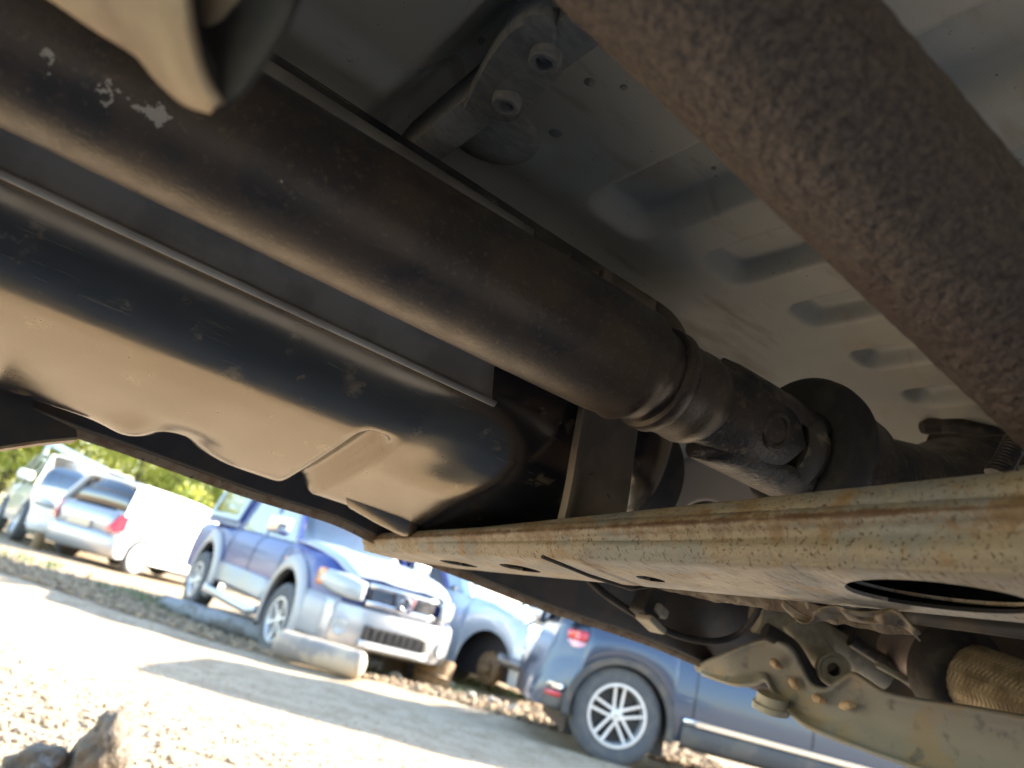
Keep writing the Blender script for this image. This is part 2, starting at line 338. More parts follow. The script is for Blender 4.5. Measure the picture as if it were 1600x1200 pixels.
# bracket plate with two studs
pl = [(722, 168), (745, 120), (770, 75), (800, 40), (835, 22), (862, 30), (872, 60), (882, 85), (878, 115), (858, 135), (840, 150), (822, 172), (800, 190), (775, 188), (745, 172)]
P0 = cr([lw(at_h(x, y, .395)) for x, y in pl+[pl[0]]], 4)[:-1]
mb = MB(); ctr = sum(P0, Vector())/len(P0); rings = []
for f, dz in ((1.0, .018), (1.0, .0), (.93, -.003), (.5, -.0035)):
    rings.append([ctr+(p-ctr)*f+Vector((0, 0, dz+.0008*nz(p, 60))) for p in P0])
mb.grid(rings, closed_v=True, cap1=True); mb.out('bracket_plate', 'seam', car)
for (x, y) in ((850, 98), (790, 165)):
    c = lw(at_h(x, y, .385)); mb = MB()
    mb.lathe(c+Vector((0, 0, .02)), (0, 0, -1), [(0, .0135), (.010, .0135), (.012, .012), (.0205, .0115), (.022, .010), (.022, .0072), (.008, .0070)], 28, caps=(False, True))
    st = mb.out('stud', 'seam', car)
    MB().lathe(c+Vector((0, 0, .016)), (0, 0, -1), [(0, .0069), (.003, .0069)], 20).out('bore_shade', 'bore_shade', st)
# darker pad standing in for a soft shadow near the seam
mb = MB(); c = lw(at_h(760, 235, .40))
mb.lathe(c+Vector((0, 0, .03)), (0, 0, -1), [(0, .048), (.012, .044), (.017, .036), (.019, .024), (.0195, .0)], 40); mb.out('shadow_pad', 'seam', car)

# ---- propshaft
ax0 = V3(-.8, .451, .2215); ax1 = V3(.56, .4238, .2295); AX = (ax1-ax0).normalized(); LL = (ax1-ax0).length
def along(l): return ax0+AX*((l+.8)/(.56+.8)*LL)
sp = empty  # (kept simple: the shaft is a part, its fittings are sub-parts)
mb = MB(); R = .0485
prof = [(0, R)]+[((i/40)*(1.17*LL/1.36), R) for i in range(1, 41)]
T = lambda l: (l-.036+.8)/1.36*LL
prof += [(T(.385), R*.995), (T(.40), R*.975), (T(.415), .044), (T(.425), .0408), (T(.432), .0406), (T(.4335), .0446), (T(.437), .0452), (T(.444), .0452), (T(.4465), .0438), (T(.448), .0412), (T(.462), .041), (T(.468), .0405), (T(.474), .0415), (T(.482), .0415), (T(.490), .039), (T(.50), .034), (T(.515), .020)]
prof = sorted(set(prof)); mb.lathe(ax0, AX, prof, 72); shaft = mb.out('driveshaft', 'shaft', car, angle=50)
# yoke with two ears either side of the cross, and the facing yoke turned a quarter
U = Vector((.28, -.62, .70)); U = (U-AX*U.dot(AX)).normalized(); Vv = AX.cross(U)
def ear_yoke(name, t0, t1, nrm, side, back):
    """two ears: from collar at t0 reaching over the cross centre t1; nrm = trunnion direction"""
    o = None
    for s in (-1, 1):
        G = []
        b = nrm*s; tt = AX.cross(nrm)
        n1 = 14
        for i in range(n1+1):
            f = i/n1; t = t0+(t1-t0)*f
            wd = .037-.006*f if f < .72 else .0325*sqrt(max(0.02, 1-((f-.72)/.28)**2))
            off = .026+.008*sstep(0, .5, f); th = .017-.003*f
            c = ax0+AX*t
            row = []
            for k in range(16):
                a = 2*pi*k/16; ca, sa = cos(a), sin(a)
                ex = abs(ca)**.6*(1 if ca >= 0 else -1)*wd; ey = abs(sa)**.6*(1 if sa >= 0 else -1)*th/2
                bow = -.012*(ex/.034)**2
                row.append(c+tt*ex+b*(off+ey+bow))
            G.append(row)
        mb2 = MB().grid(G, closed_v=True, cap0=True, cap1=True)
        o = mb2.out(name, 'steel', shaft, angle=60)
        cc = ax0+AX*(T(.556) if back else T(.552))
        MB().lathe(cc+b*.036, b, [(0, .0175), (.0045, .0175), (.006, .016), (.006, .0125), (.0035, .0115), (.003, 0)], 32).out('bearing_cap', 'steel', shaft)
trn = (Vector((0.25, -.86, -.18))); trn = (trn-AX*trn.dot(AX)).normalized()
ear_yoke('yoke_ear', T(.485), T(.592), trn, 1, False)
MB().lathe(ax0+AX*T(.556)-trn*.036, trn, [(0, .0125), (.072, .0125)], 20).out('cross_pin', 'steel', shaft)
tr2 = AX.cross(trn)
MB().lathe(ax0+AX*T(.556)-tr2*.036, tr2, [(0, .0125), (.072, .0125)], 20).out('cross_pin', 'steel', shaft)
AX2 = (AX+Vector((0, 0, .06))).normalized()
def ear_back():
    for s in (-1, 1):
        G = []; b = tr2*s; tt = AX2.cross(tr2).normalized()
        for i in range(15):
            f = i/14; t = T(.505)+(T(.63)-T(.505))*f
            wd = .0295*sqrt(max(.02, 1-((.3-f)/.3)**2)) if f < .3 else .0295+.006*f
            c = ax0+AX*t
            row = []
            for k in range(16):
                a = 2*pi*k/16; ca, sa = cos(a), sin(a)
                row.append(c+tt*(abs(ca)**.6*(1 if ca >= 0 else -1)*wd)+b*(.037+abs(sa)**.6*(1 if sa >= 0 else -1)*.0105-.013*(abs(ca)**.6*wd/.034)**2))
            G.append(row)
        MB().grid(G, closed_v=True, cap0=True, cap1=True).out('flange_ear', 'steel', shaft, angle=60)
ear_back()
c2 = ax0+AX*T(.60)
MB().lathe(c2, AX2, [(0, .038), (.006, .043), (.014, .045), (.018, .045), (.022, .040), (.030, .040)], 56).out('worn_collar', 'seal', shaft)
o_ = Vector((0, 0, .010))
MB().lathe(c2+AX2*.031+o_, AX2, [(0, .058), (.002, .0645), (.008, .069), (.018, .070), (.028, .0685), (.032, .064)], 72).out('dust_shield', 'rubber', shaft)
MB().lathe(c2+AX2*.060+o_, AX2, [(0, .062), (.012, .062), (.020, .058), (.060, .054), (.066, .047), (.10, .045), (.20, .06), (.26, .09)], 64).out('coupling', 'steel', shaft)

# ---- pitted exhaust pipe, very near the lens
mb = MB(); p0 = V3(-.35, .238, .370); p1 = V3(1.15, .047, .036); n = 96
rows = []
for i in range(480):
    t = i/479; c = p0.lerp(p1, t); rr = .0420
    row = []
    for k in range(n):
        a = 2*pi*k/n; d = Vector((0, cos(a), sin(a))); q = c+d*rr
        row.append(q+d*(.0007*nz(q, 110)+.0004*nz(q, 300)))
    rows.append(row)
mb.grid(rows, closed_v=True, cap0=True, cap1=True); mb.out('exhaust_pipe', 'exhaust', car, angle=180, label='thick pitted rusty pipe closest to the camera')

# ---- shield plate between shaft and tank
G = []
for i in range(90):
    l = -.9+1.195*i/89; nt_ = sstep(.255, .285, l)
    zb = .168
    G.append([V3(l+.006*0, .487, zb+.0035), V3(l, .489, zb), V3(l, .493, zb+.001), V3(l, .498, zb+.010), V3(l-.012*nt_, .490, zb+.040), V3(l-.012*nt_, .478, .25), V3(l, .482, .29), V3(l, .496, .318), V3(l, .500, .326), V3(l, .503, .340)])
MB().grid(G).out('heat_shield', 'shield', car, thick=.0015, angle=60)

# ---- fuel tank
def tank_section(l):
    """closed outline (w,h) going camera side top -> bottom -> far side top"""
    k = sstep(.30, .60, l)
    return [(.535, .37), (.535, .34), (.538, .25), (.545, .19), (.562, .155), (.588, .134), (.62, .122-.004*k), (.67, .108), (.72, .095), (.752, .088), (.775, .090), (.79, .105), (.80, .14), (.80, .25), (.80, .37)]
G = []; NL = 260
for i in range(NL+1):
    l = -.75+1.35*i/NL
    S = cr([Vector((0, a, b)) for a, b in tank_section(l)], 6)
    row = []
    e = sstep(.46, .60, l)**2
    for p in S:
        w_, h = p.y, p.z
        low = sstep(.20, .15, h)
        # channel for a strap at l=.25
        g = max(0, 1-abs(l-.252)/.020)
        h += .017*sstep(0, .8, g)*low*sstep(.585, .61, w_)
        # small notch in the outer bottom edge
        h += .026*exp(-((l-.127+(.775-w_)*.3)/.010)**2)*sstep(.735, .765, w_)*low
        h += .010*exp(-((l-.127)/.035)**2)*sstep(.69, .77, w_)*low
        # dip (lobe) before notch
        h -= .006*exp(-((l-.085)/.022)**2)*sstep(.70, .76, w_)*low
        # lifted shoulder right of the channel
        h += .012*exp(-((l-.33)/.05)**2)*sstep(.66, .58, w_)*low
        
        if l > .49:
            f = sqrt(max(0, 1-((l-.49)/.112)**2)); w_ = .67+(w_-.67)*(.45+.55*f); h = .25+(h-.25)*(.45+.55*f)
        
        row.append(V3(l, w_, h+.0006*nz((l*9, w_*9, h*9))))
    G.append(row)
TG = G
MB().grid(G, cap0=True, cap1=True).out('fuel_tank', 'tank', car, angle=70, label='dark plastic fuel tank with dusty underside')
# lug under the outer edge of the tank
tank = [o for o in COL.objects if o.name == 'fuel_tank'][0]
tp_ = [lw(at_w(x, y, .72)) for x, y in ((535, 772), (590, 782), (650, 790), (705, 792))]; bt_ = [lw(at_w(x, y, .765)) for x, y in ((552, 792), (600, 822), (645, 838), (692, 803))]
far_ = [p+Vector((0, .03, .03)) for p in bt_]; mid_ = [p.lerp(q, .55)+Vector((0, 0, -.004)) for p, q in zip(tp_, bt_)]
MB().grid(patch([[p+Vector((0, 0, .01)) for p in tp_], mid_, bt_, far_], 30, 6)).out('lug', 'tank', tank, angle=180)
# strap
G = []
for h in np.linspace(.36, .09, 24):
    k = (.206-h)*.09; ww = float(np.interp(h, [.09, .115, .13, .15, .17, .20, .36], [.535, .531, .529, .528, .528, .5275, .526]))
    G.append([V3(l+k, ww-q+.0008*nz((h*20, l*9, 0)), h) for l, q in ((.412, -.004), (.413, .004), (.418, .005), (.424, .002), (.475, .002), (.480, .005), (.485, .004), (.486, -.004))])
MB().grid(G).out('tank_strap', 'strap', car, thick=.0012, angle=50)
# moulding seams along the tank
# dark filler neck drum to the right of the strap
MB().lathe(V3(.58, .68, .22), (1, 0, 0), [(0, .085), (.05, .085), (.065, .078), (.07, .06), (.071, 0)], 48).out('resonator', 'rubber', car)
# pale panel with an arched edge
G = [[V3(.80+.02*cos(a)*0, .70+r_*cos(a), .19+r_*sin(a)) for a in np.linspace(.1, 3.0, 30)] for r_ in (.055, .06, .12, .13)]
MB().grid(G).out('inner_panel', 'whitepanel', car, thick=.002)

# ---- rusty cross member
def beam_prof(w_):
    top = .150-.085*w_; bot = .100-.055*w_
    return top, bot
NW = 700; G = []
for i in range(NW+1):
    w_ = -.55+1.43*i/NW
    bow = .0
    top = .1535-.098*w_; seam = .1325-.072*w_; f0 = .0965-.045*w_; bo = .0905-.030*w_
    wv = .0010*nz((w_*30, 1, 0))+.0012*nz((w_*120, 4, 0))+.0008*nz((w_*330, 7, 0))
    l0 = .402
    r_ = [(.53, top+.004), (.45, top+.006), (l0+.014, top+.004), (l0+.006, top), (l0+.001, top-.006), (l0+.000, seam+.004), (l0-.003+wv, seam+.0015), (l0-.0045+wv, seam-.001), (l0-.0045, seam-.004),
          (l0-.001, seam-.007), (l0+.001, seam-.013), (l0-.001, f0+.010), (l0+.000, f0+.006), (l0+.004, f0+.002), (l0+.010, f0), (.46, (f0+bo)/2-.001), (.500, bo), (.512, bo+.001), (.517, bo+.006), (.518, bo+.030)]
    row = cr([V3(a, w_, b) for a, b in r_], 3)
    G.append(row)
beam = MB().grid(G, closed_v=True).out('crossmember', 'beam', car, angle=60, label='rusty galvanised crossmember beam with oval holes')
def hole(px, py, rl, rw, ang=0, depth=.028):
    c = lw(at_h(px, py, .084)); V = []; n = 40
    for z in (-.03, depth):
        for k in range(n):
            a = 2*pi*k/n; x = rl*cos(a); y = rw*sin(a)
            V.append(c+Vector((x*cos(ang)-y*sin(ang), x*sin(ang)+y*cos(ang), z)))
    return V, n
cut = []
for (px, py, h0, rl, rw, an) in ((1462, 917, .088, .034, .052, 0), (1018, 896, .078, .011, .013, 0), (812, 889, .066, .020, .024, 0), (716, 884, .06, .020, .026, 0)):
    c = lw(at_h(px, py, h0)); V = []; n = 44
    for z in (-.04, .030):
        for k in range(n):
            a = 2*pi*k/n; V.append(c+Vector((rl*cos(a), rw*sin(a), z)))
    Fc = [tuple(range(n))[::-1], tuple(range(n, 2*n))]+[(k, (k+1) % n, n+(k+1) % n, n+k) for k in range(n)]
    co = mesh_obj('c', V, Fc, 'bore_shade', None, smooth=False); cut.append(co); co.data.materials.clear()
sm_ = beam.modifiers.new('s', 'SOLIDIFY'); sm_.thickness = .0025; sm_.offset = -1; sm_.use_rim = True; sm_.material_offset = 1; beam.data.materials.clear(); beam.data.materials.append(M['bore_shade']); beam.data.materials.append(M['beam'])
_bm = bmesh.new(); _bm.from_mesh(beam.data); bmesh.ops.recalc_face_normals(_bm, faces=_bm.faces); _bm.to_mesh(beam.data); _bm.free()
bpy.context.view_layer.update()
for o in cut: o.parent = None; o.matrix_world = car.matrix_basis.copy()
car_m = car.matrix_basis.copy(); bpy.context.view_layer.update()
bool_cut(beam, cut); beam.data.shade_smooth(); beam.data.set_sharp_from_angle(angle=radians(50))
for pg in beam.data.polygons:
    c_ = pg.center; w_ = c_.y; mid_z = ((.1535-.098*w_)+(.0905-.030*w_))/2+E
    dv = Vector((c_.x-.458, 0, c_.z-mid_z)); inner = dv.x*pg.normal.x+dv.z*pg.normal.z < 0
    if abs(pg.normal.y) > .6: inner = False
    beam.data.materials[0] = M['bore_shade']; pg.material_index = 0 if inner else 1  # inner faces coloured near-black for the shade in the hollow
# turned lip around the large hole
c = lw(at_h(1462, 917, .0885)); G = []
for k in range(60):
    a = 2*pi*k/60; d = Vector((.035*cos(a), .053*sin(a), 0)); u = d.normalized()
    G.append([c+d+u*.0025+Vector((0, 0, .0012)), c+d+u*.0005+Vector((0, 0, -.0014)), c+d-u*.0012+Vector((0, 0, -.0010)), c+d-u*.0016+Vector((0, 0, .0006))])
MB().grid(G, closed_u=True).out('hole_lip', 'beam', beam, angle=180)
# dark line of cable across the bottom face
a = lw(at_h(848, 868, .066)); b = lw(at_h(985, 920, .068))
MB().tube([a+Vector((0, 0, -.001)), a.lerp(b, .5)+Vector((0, 0, -.002)), b, b+Vector((.03, 0, .01))], .0016, 10).out('thin_cable', 'rubber', car)
# torn flange hanging from the rear edge
top = [(975, 905), (1040, 905), (1110, 915), (1190, 923), (1250, 937), (1300, 953), (1322, 962), (1345, 958), (1385, 958), (1410, 962), (1425, 975)]
bot = [(975, 909), (1050, 924), (1120, 939), (1190, 950), (1250, 960), (1300, 972), (1330, 976), (1365, 984), (1395, 990), (1420, 992), (1440, 989)]
def flange_pt(x, y, dl): return lw(at_l(x, y, .512+dl))
r_t = [flange_pt(x, y, .0) for x, y in top]
r_m = [flange_pt((a[0]+b[0])/2, (a[1]+b[1])/2, .004+.006*nz((a[0]*.02, 3, 1))) for a, b in zip(top, bot)]
r_b = [flange_pt(x, y, .010+.010*nz((x*.013, 9, 1))) for x, y in bot]
Gp = patch([r_t, r_m, r_b], 130, 8)
for i, row in enumerate(Gp):
    for j, p in enumerate(row): p += Vector((.002*nz(p, 70), 0, .0016*nz(p, 90)))
MB().grid(Gp).out('torn_flange', 'torn', beam, thick=.0014, angle=180, label='crumpled torn flange along the rear edge')
G = []
crv = [(1225, 938, 0), (1262, 962, 4), (1296, 940, -2), (1318, 957, 3), (1330, 948, -3), (1372, 962, 4), (1395, 945, 0), (1412, 968, -3), (1432, 984, 2)]
tp = cr([lw(at_l(x, y, .49+.002*q)) for x, y, q in crv], 8); bt = cr([lw(at_l(x+6, y+18, .505-.002*q)) for x, y, q in crv], 8)
MB().grid(patch([resample(tp, 9), [a.lerp(b, .5)+Vector((.006*((i % 2)*2-1), 0, 0)) for i, (a, b) in enumerate(zip(resample(tp, 9), resample(bt, 9)))], resample(bt, 9)], 60, 6)).out('torn_tab', 'torn', beam, thick=.0012, angle=180)

# ---- sill: black web and its thin lit weld lip
sl_px = [(-60, 620), (40, 655), (120, 685), (200, 712), (300, 748), (400, 783), (520, 820), (600, 858), (700, 896), (850, 955), (1000, 1005), (1110, 1050), (1300, 1128), (1440, 1190), (1600, 1262)]
lipc = cr([lw(at_w(x, y, .85)) for x, y in sl_px], 6)
G = [[p+Vector((0, 0, 0)), p+Vector((0, -.0015, .003)), p+Vector((0, -.002, .009)), p+Vector((0, .004, .0095)), p+Vector((0, .006, .001))] for p in lipc]
MB().grid(G, closed_v=True, cap0=True, cap1=True).out('sill_lip', 'lip', car)
G = [[p+Vector((0, -.003, .0092)), p+Vector((0, -.006, .013)), p+Vector((0, -.008, .03)), p+Vector((0, -.02, .06)), p+Vector((0, -.05, .12)), p+Vector((0, -.02, .34))] for p in lipc]
MB().grid(G).out('sill_web', 'sill', car, thick=.002)
# outrigger bracket at the far left, with a squared opening
def poly_plate(name, px, w_, depth, mt, parent=car, holes=(), **kw):
    from mathutils.geometry import delaunay_2d_cdt
    loops = [px]+list(holes); V = []; Ed = []
    for lp in loops:
        n0 = len(V); V += [Vector(p) for p in lp]; Ed += [(n0+i, n0+(i+1) % len(lp)) for i in range(len(lp))]
    vo, eo, fo, *_ = delaunay_2d_cdt(V, Ed, [], 3 if holes else 1, 1e-4)
    def inside(pt, lp):
        c = False
        for i in range(len(lp)):
            x1, y1 = lp[i]; x2, y2 = lp[i-1]
            if (y1 > pt[1]) != (y2 > pt[1]) and pt[0] < (x2-x1)*(pt[1]-y1)/(y2-y1)+x1: c = not c
        return c
    fo = [f for f in fo if inside((sum(vo[i][0] for i in f)/len(f), sum(vo[i][1] for i in f)/len(f)), px) and not any(inside((sum(vo[i][0] for i in f)/len(f), sum(vo[i][1] for i in f)/len(f)), h) for h in holes)]
    W3 = [lw(at_w(v[0], v[1], w_)) for v in vo]
    return mesh_obj(name, W3, fo, mt, parent, thick=depth, smooth=False, **kw)
poly_plate('outrigger', [(-40, 600), (48, 622), (52, 640), (118, 672), (120, 684), (60, 688), (0, 697), (-50, 704)], .80, .012, 'sill', holes=[[(54, 643), (112, 674), (108, 682), (70, 682), (56, 668)]])
P_ = [lw(at_w(x, y, .80)) for x, y in ((-60, 706), (0, 698), (60, 689), (122, 683))]
MB().grid([[p+Vector((0, -.006, 0)), p+Vector((0, -.006, -.003)), p+Vector((0, .02, -.004)), p+Vector((0, .02, 0))] for p in P_], closed_v=True, cap0=True, cap1=True).out('outrigger_lip', 'lip', car)

# ---- dark cross wall above the lower arm, hoses, connector
G = [[V3(1.32+.03*nz((w_*3, h*4, 0)), w_, h) for w_ in np.linspace(-.2, .87, 40)] for h in np.linspace(.0, .42, 20)]
MB().grid(G).out('bulkhead', 'sill', car, thick=.003)
G = [[V3(1.02+.10*sstep(.5, .87, w_)+.02*nz((w_*6, h*7, 0)), w_, h) for w_ in np.linspace(.1, .6, 30)] for h in np.linspace(.20, .42, 14)]
MB().grid(G).out('tunnel_panel', 'floor', car, thick=.003, angle=180)
hose = cr([lw(at_d(*p)) for p in ((920, 905, .95), (945, 928, .95), (985, 955, .98), (1020, 975, .98), (1070, 996, 1.0), (1120, 1002, 1.0), (1155, 990, 1.0), (1180, 962, .98), (1190, 930, .97))], 8)
MB().tube(hose, .0048, 12).out('rubber_hose', 'rubber', car)
c = lw(at_d(1012, 945, .95)); R3 = Matrix.Rotation(.35, 3, 'Y')
cn = MB().box(c, (.030, .03, .034), R3).out('connector', 'rubber', car, bevel=.004, smooth=False)
MB().box(c+Vector((.004, -.008, -.022)), (.034, .028, .009), R3).out('clip', 'cast', cn, bevel=.003, smooth=False)
MB().box(c+Vector((.008, -.016, -.004)), (.022, .012, .012), R3).out('clip', 'cast', cn, bevel=.003, smooth=False)

# ---- lower arm (pressed steel, wavy at its outer end)
T0 = [(1085, 1040), (1130, 1022), (1175, 1004), (1205, 1000), (1235, 1012), (1252, 1040), (1268, 1068), (1292, 1076), (1312, 1062), (1332, 1052), (1352, 1062), (1385, 1082), (1440, 1094), (1520, 1106), (1600, 1120), (1700, 1138)]
T1 = [(1088, 1046), (1130, 1034), (1175, 1018), (1205, 1012), (1228, 1026), (1243, 1056), (1262, 1084), (1290, 1092), (1312, 1082), (1332, 1068), (1350, 1078), (1380, 1098), (1440, 1112), (1520, 1126), (1600, 1142), (1700, 1160)]
T2 = [(1092, 1050), (1140, 1054), (1172, 1050), (1195, 1048), (1212, 1068), (1232, 1090), (1258, 1112), (1286, 1122), (1310, 1120), (1336, 1112), (1352, 1116), (1380, 1134), (1440, 1152), (1520, 1172), (1600, 1192), (1700, 1218)]
T3 = [(1096, 1054), (1145, 1070), (1178, 1070), (1196, 1064), (1208, 1084), (1226, 1106), (1252, 1130), (1282, 1146), (1312, 1158), (1340, 1168), (1366, 1178), (1400, 1190), (1450, 1208), (1520, 1232), (1600, 1262), (1700, 1300)]
T4 = [(1094, 1050), (1142, 1064), (1177, 1061), (1196, 1054), (1211, 1078), (1229, 1099), (1255, 1122), (1284, 1136), (1312, 1146), (1340, 1156), (1366, 1166), (1400, 1177), (1450, 1194), (1520, 1217), (1600, 1246), (1700, 1282)]
def arow(T_, dl): return [lw(at_l(x, y, 1.0+dl+.03*(i == 0))) for i, (x, y) in enumerate(T_)]
Gp = patch([arow(T0, .04), arow(T0, .0), arow(T1, .006), arow(T2, .012), arow(T4, .006), arow(T3, .0), arow(T3, .03)], 170, 5)
arm = MB().grid(Gp).out('control_arm', 'arm', car, thick=.003, angle=180, label='dusty pressed steel suspension arm with wavy end')
for (x, y, x2, y2) in ((1205, 1030, 1222, 1045), (1236, 1058, 1248, 1078), (1270, 1088, 1292, 1098), (1312, 1104, 1338, 1102)):
    a = lw(at_l(x, y, .996)); b = lw(at_l(x2, y2, .996)); MB().tube([a, a.lerp(b, .3)+Vector((-.003, 0, 0)), a.lerp(b, .7)+Vector((-.003, 0, 0)), b], [.002, .006, .006, .002], 12).out('weld_bead', 'bracket', arm)
c = lw(at_l(1208, 1086, .99)); MB().lathe(c+Vector((.0, 0, 0)), (0.2, .2, -1), [(0, .022), (.012, .022), (.014, .026), (.022, .026), (.024, .020)], 32).out('ball_joint', 'cast', arm)
# bushing eye and its brace
c = lw(at_d(1301, 1046, 1.10)); dcam = Vector((-.80, -.58, -.05)).normalized()
eye = MB().lathe(c-dcam*.02, dcam, [(0, .0245), (.036, .0245), (.040, .0225), (.041, .019), (.036, .0165), (.036, .0125), (.041, .0118), (.041, .0095), (.006, .0095)], 48, caps=(True, True)).out('bushing_eye', 'cast', car)
MB().lathe(c-dcam*.012, dcam, [(0, .0093), (.003, .0093)], 24).out('bore_shade', 'bore_shade', eye)
MB().tube([lw(at_d(*p)) for p in ((1235, 965, 1.14), (1255, 990, 1.14), (1285, 1025, 1.13), (1300, 1046, 1.12))], [.020, .023, .021, .016], 20).out('brace_tube', 'cast', car)
MB().tube([lw(at_d(*p)) for p in ((1180, 958, 1.16), (1240, 970, 1.16), (1310, 1010, 1.17), (1380, 1060, 1.18))], [.03, .026, .022, .02], 20).out('brace_tube', 'cast', car)
MB().tube(cr([lw(at_d(*p)) for p in ((1195, 985, 1.1), (1235, 1010, 1.1), (1262, 1050, 1.1), (1285, 1078, 1.1))], 6), .012, 16).out('rubber_hose', 'rubber', car)
MB().tube([lw(at_d(*p)) for p in ((1330, 1000, 1.12), (1400, 1045, 1.12), (1470, 1100, 1.1))], .010, 14).out('link_rod', 'steel', car)
MB().tube([lw(at_d(*p)) for p in ((1370, 1038, 1.08), (1420, 1065, 1.08), (1480, 1095, 1.06))], .0045, 12).out('link_rod', 'cast', car)
# exhaust: can, dark hanger ring, braided flexible section
a = lw(at_d(1395, 1010, 1.16)); b = lw(at_d(1620, 1100, .92)); D = (b-a).normalized()
MB().lathe(a, D, [(0, .030), (.005, .034), (.10, .034)], 48).out('exhaust_can', 'pinkcan', car)
MB().lathe(a+D*.085, D, [(0, .036), (.004, .05), (.012, .060), (.045, .064), (.060, .063), (.066, .058), (.068, .048)], 64, caps=(True, True)).out('hanger_ring', 'rubber', car)
fl0 = a+D*.150
G = []; NB = 420; u = D.orthogonal().normalized(); v = D.cross(u); n = 160
for i in range(NB):
    t = i/NB*.26; row = []
    for k in range(n):
        th = 2*pi*k/n
        wv = sin(20*th+((t*520) if (int(th/(2*pi)*20) % 2) else -(t*520)))  # chevrons
        # chevron: alternate diagonal wires
        ph = (t*900 + 4.5*abs(((th/(2*pi)*26) % 2)-1))
        rr = .0455+.0007*sin(ph)+.0003*sin(52*th)
        row.append(fl0+D*t+(u*cos(th)+v*sin(th))*rr)
    G.append(row)
MB().grid(G, closed_v=True, cap0=True, cap1=True).out('braided_flex_pipe', 'braid', car, angle=180)

# ---- near bracket with open cup, top left
cD = at_d
o1 = lw(cD(333, 150, .235))
# cup: short tube whose axis points right-down-toward camera; lit outer skin, thick dark rim
outer = [lw(cD(x, y, .250)) for x, y in ((-120, -160), (-30, -75), (70, -15), (150, 40), (215, 82), (245, 118), (290, 158), (330, 169))]
mid = [lw(cD(x, y, .222)) for x, y in ((-20, -230), (70, -150), (160, -90), (210, -40), (262, 20), (290, 80), (312, 130), (338, 167))]
inner = [lw(cD(x, y, .215)) for x, y in ((40, -300), (150, -220), (220, -160), (262, -100), (290, -20), (300, 50), (318, 120), (345, 165))]
br = MB().grid(patch([[p+Vector((0, .02, .02)) for p in outer], outer, mid, inner], 60, 10)).out('mount_bracket', 'bracket', car, thick=.003, angle=180, label='pale cast bracket end with open dark cup, nearest at upper left')
ro = [lw(cD(x, y, .218)) for x, y in ((290, -60), (292, 10), (303, 75), (322, 130), (338, 167), (372, 150), (405, 105), (440, 48), (458, 5), (480, -60))]
ri = [lw(cD(x, y, .235)) for x, y in ((292, -60), (296, 0), (306, 42), (314, 55), (325, 58), (345, 48), (368, 22), (385, 0), (400, -30), (410, -60))]
rd = [p+(Vector((0, 0, .03))+WV*0) for p in ri]
MB().grid(patch([[p.lerp(q, -.04)+Vector((0, 0, .006)) for p, q in zip(ro, ri)], ro, [p.lerp(q, .35)+Vector((0, 0, .003)) for p, q in zip(ro, ri)], ri, rd], 80, 8)).out('cup_liner', 'rubber', br, thick=.002, angle=180)
cc = sum(ri, Vector())/len(ri)+Vector((0, 0, .012))
MB().add([cc+Vector((0, 0, -.008))]+[p+Vector((0, 0, .003)) for p in ri], [(0, i, i+1) for i in range(1, len(ri))]).out('cup_floor', 'bracket', br, thick=.001)

# ---- far right: bolt, dirty fittings behind the exhaust
c = lw(at_d(1575, 712, .60)); dB = Vector((.25, -.25, .9)).normalized()
bolt = MB().lathe(c-dB*.02, dB, [(0, .010), (.004, .0105)]+[(.006+i*.0015, .0085+.0008*(i % 2)) for i in range(20)]+[(.040, .007), (.041, 0)], 24).out('bolt', 'steel', car)
MB().tube([lw(at_d(*p)) for p in ((1450, 690, .95), (1490, 700, .93), (1530, 708, .92), (1620, 700, .90))], [.010, .020, .022, .018], 20).out('pipe_fitting', 'steel', car)
MB().tube([lw(at_d(*p)) for p in ((1440, 668, 1.0), (1470, 664, 1.0), (1500, 672, .98), (1540, 682, .97), (1620, 690, .95))], [.008, .017, .020, .024, .02], 20).out('pipe_fitting', 'steel', car)
G = [[V3(.98+.02*nz((w_*9, h*12, 3)), w_, h) for w_ in np.linspace(-.05, .5, 30)] for h in np.linspace(.14, .30, 12)]
MB().grid(G).out('gearbox_mount', 'sill', car, thick=.004)

# ---- bodywork above (out of the frame, but it is what shades the ground) and wheels
def shell():
    # side skins, bonnet, roof: loft over l
    st = [(-1.55, .42, .95, .80), (-1.50, .10, 1.02, .90), (-.9, .075, 1.08, .92), (0, .08, 1.12, .92), (1.2, .08, 1.10, .92), (2.2, .08, .55, .92), (2.75, -.10, .45, .88), (2.82, -.08, .36, .80)]
    G = []
    for l, z0, z1, hw in st:
        G.append([V3(l, -hw+.03, z0), V3(l, -hw, z0+.10), V3(l, -hw+.02, (z0+z1)/2), V3(l, -hw+.16, z1-.04), V3(l, 0, z1), V3(l, hw-.16, z1-.04), V3(l, hw-.02, (z0+z1)/2), V3(l, hw, z0+.10), V3(l, hw-.03, z0)])
    MB().grid(G, cap0=True, cap1=True).out('body_shell', 'silver', car, angle=50)
shell()
mb = MB()
for l in (-1.15, 2.25):
    for s in (-1, 1):
        c = Vector((l, s*.76, .33))
        ty = MB().lathe(c-Vector((0, .1, 0)), (0, 1, 0), [(0, .19), (.005, .30), (.02, .325), (.18, .325), (.195, .30), (.20, .19)], 40).out('wheel', 'tyre', car)

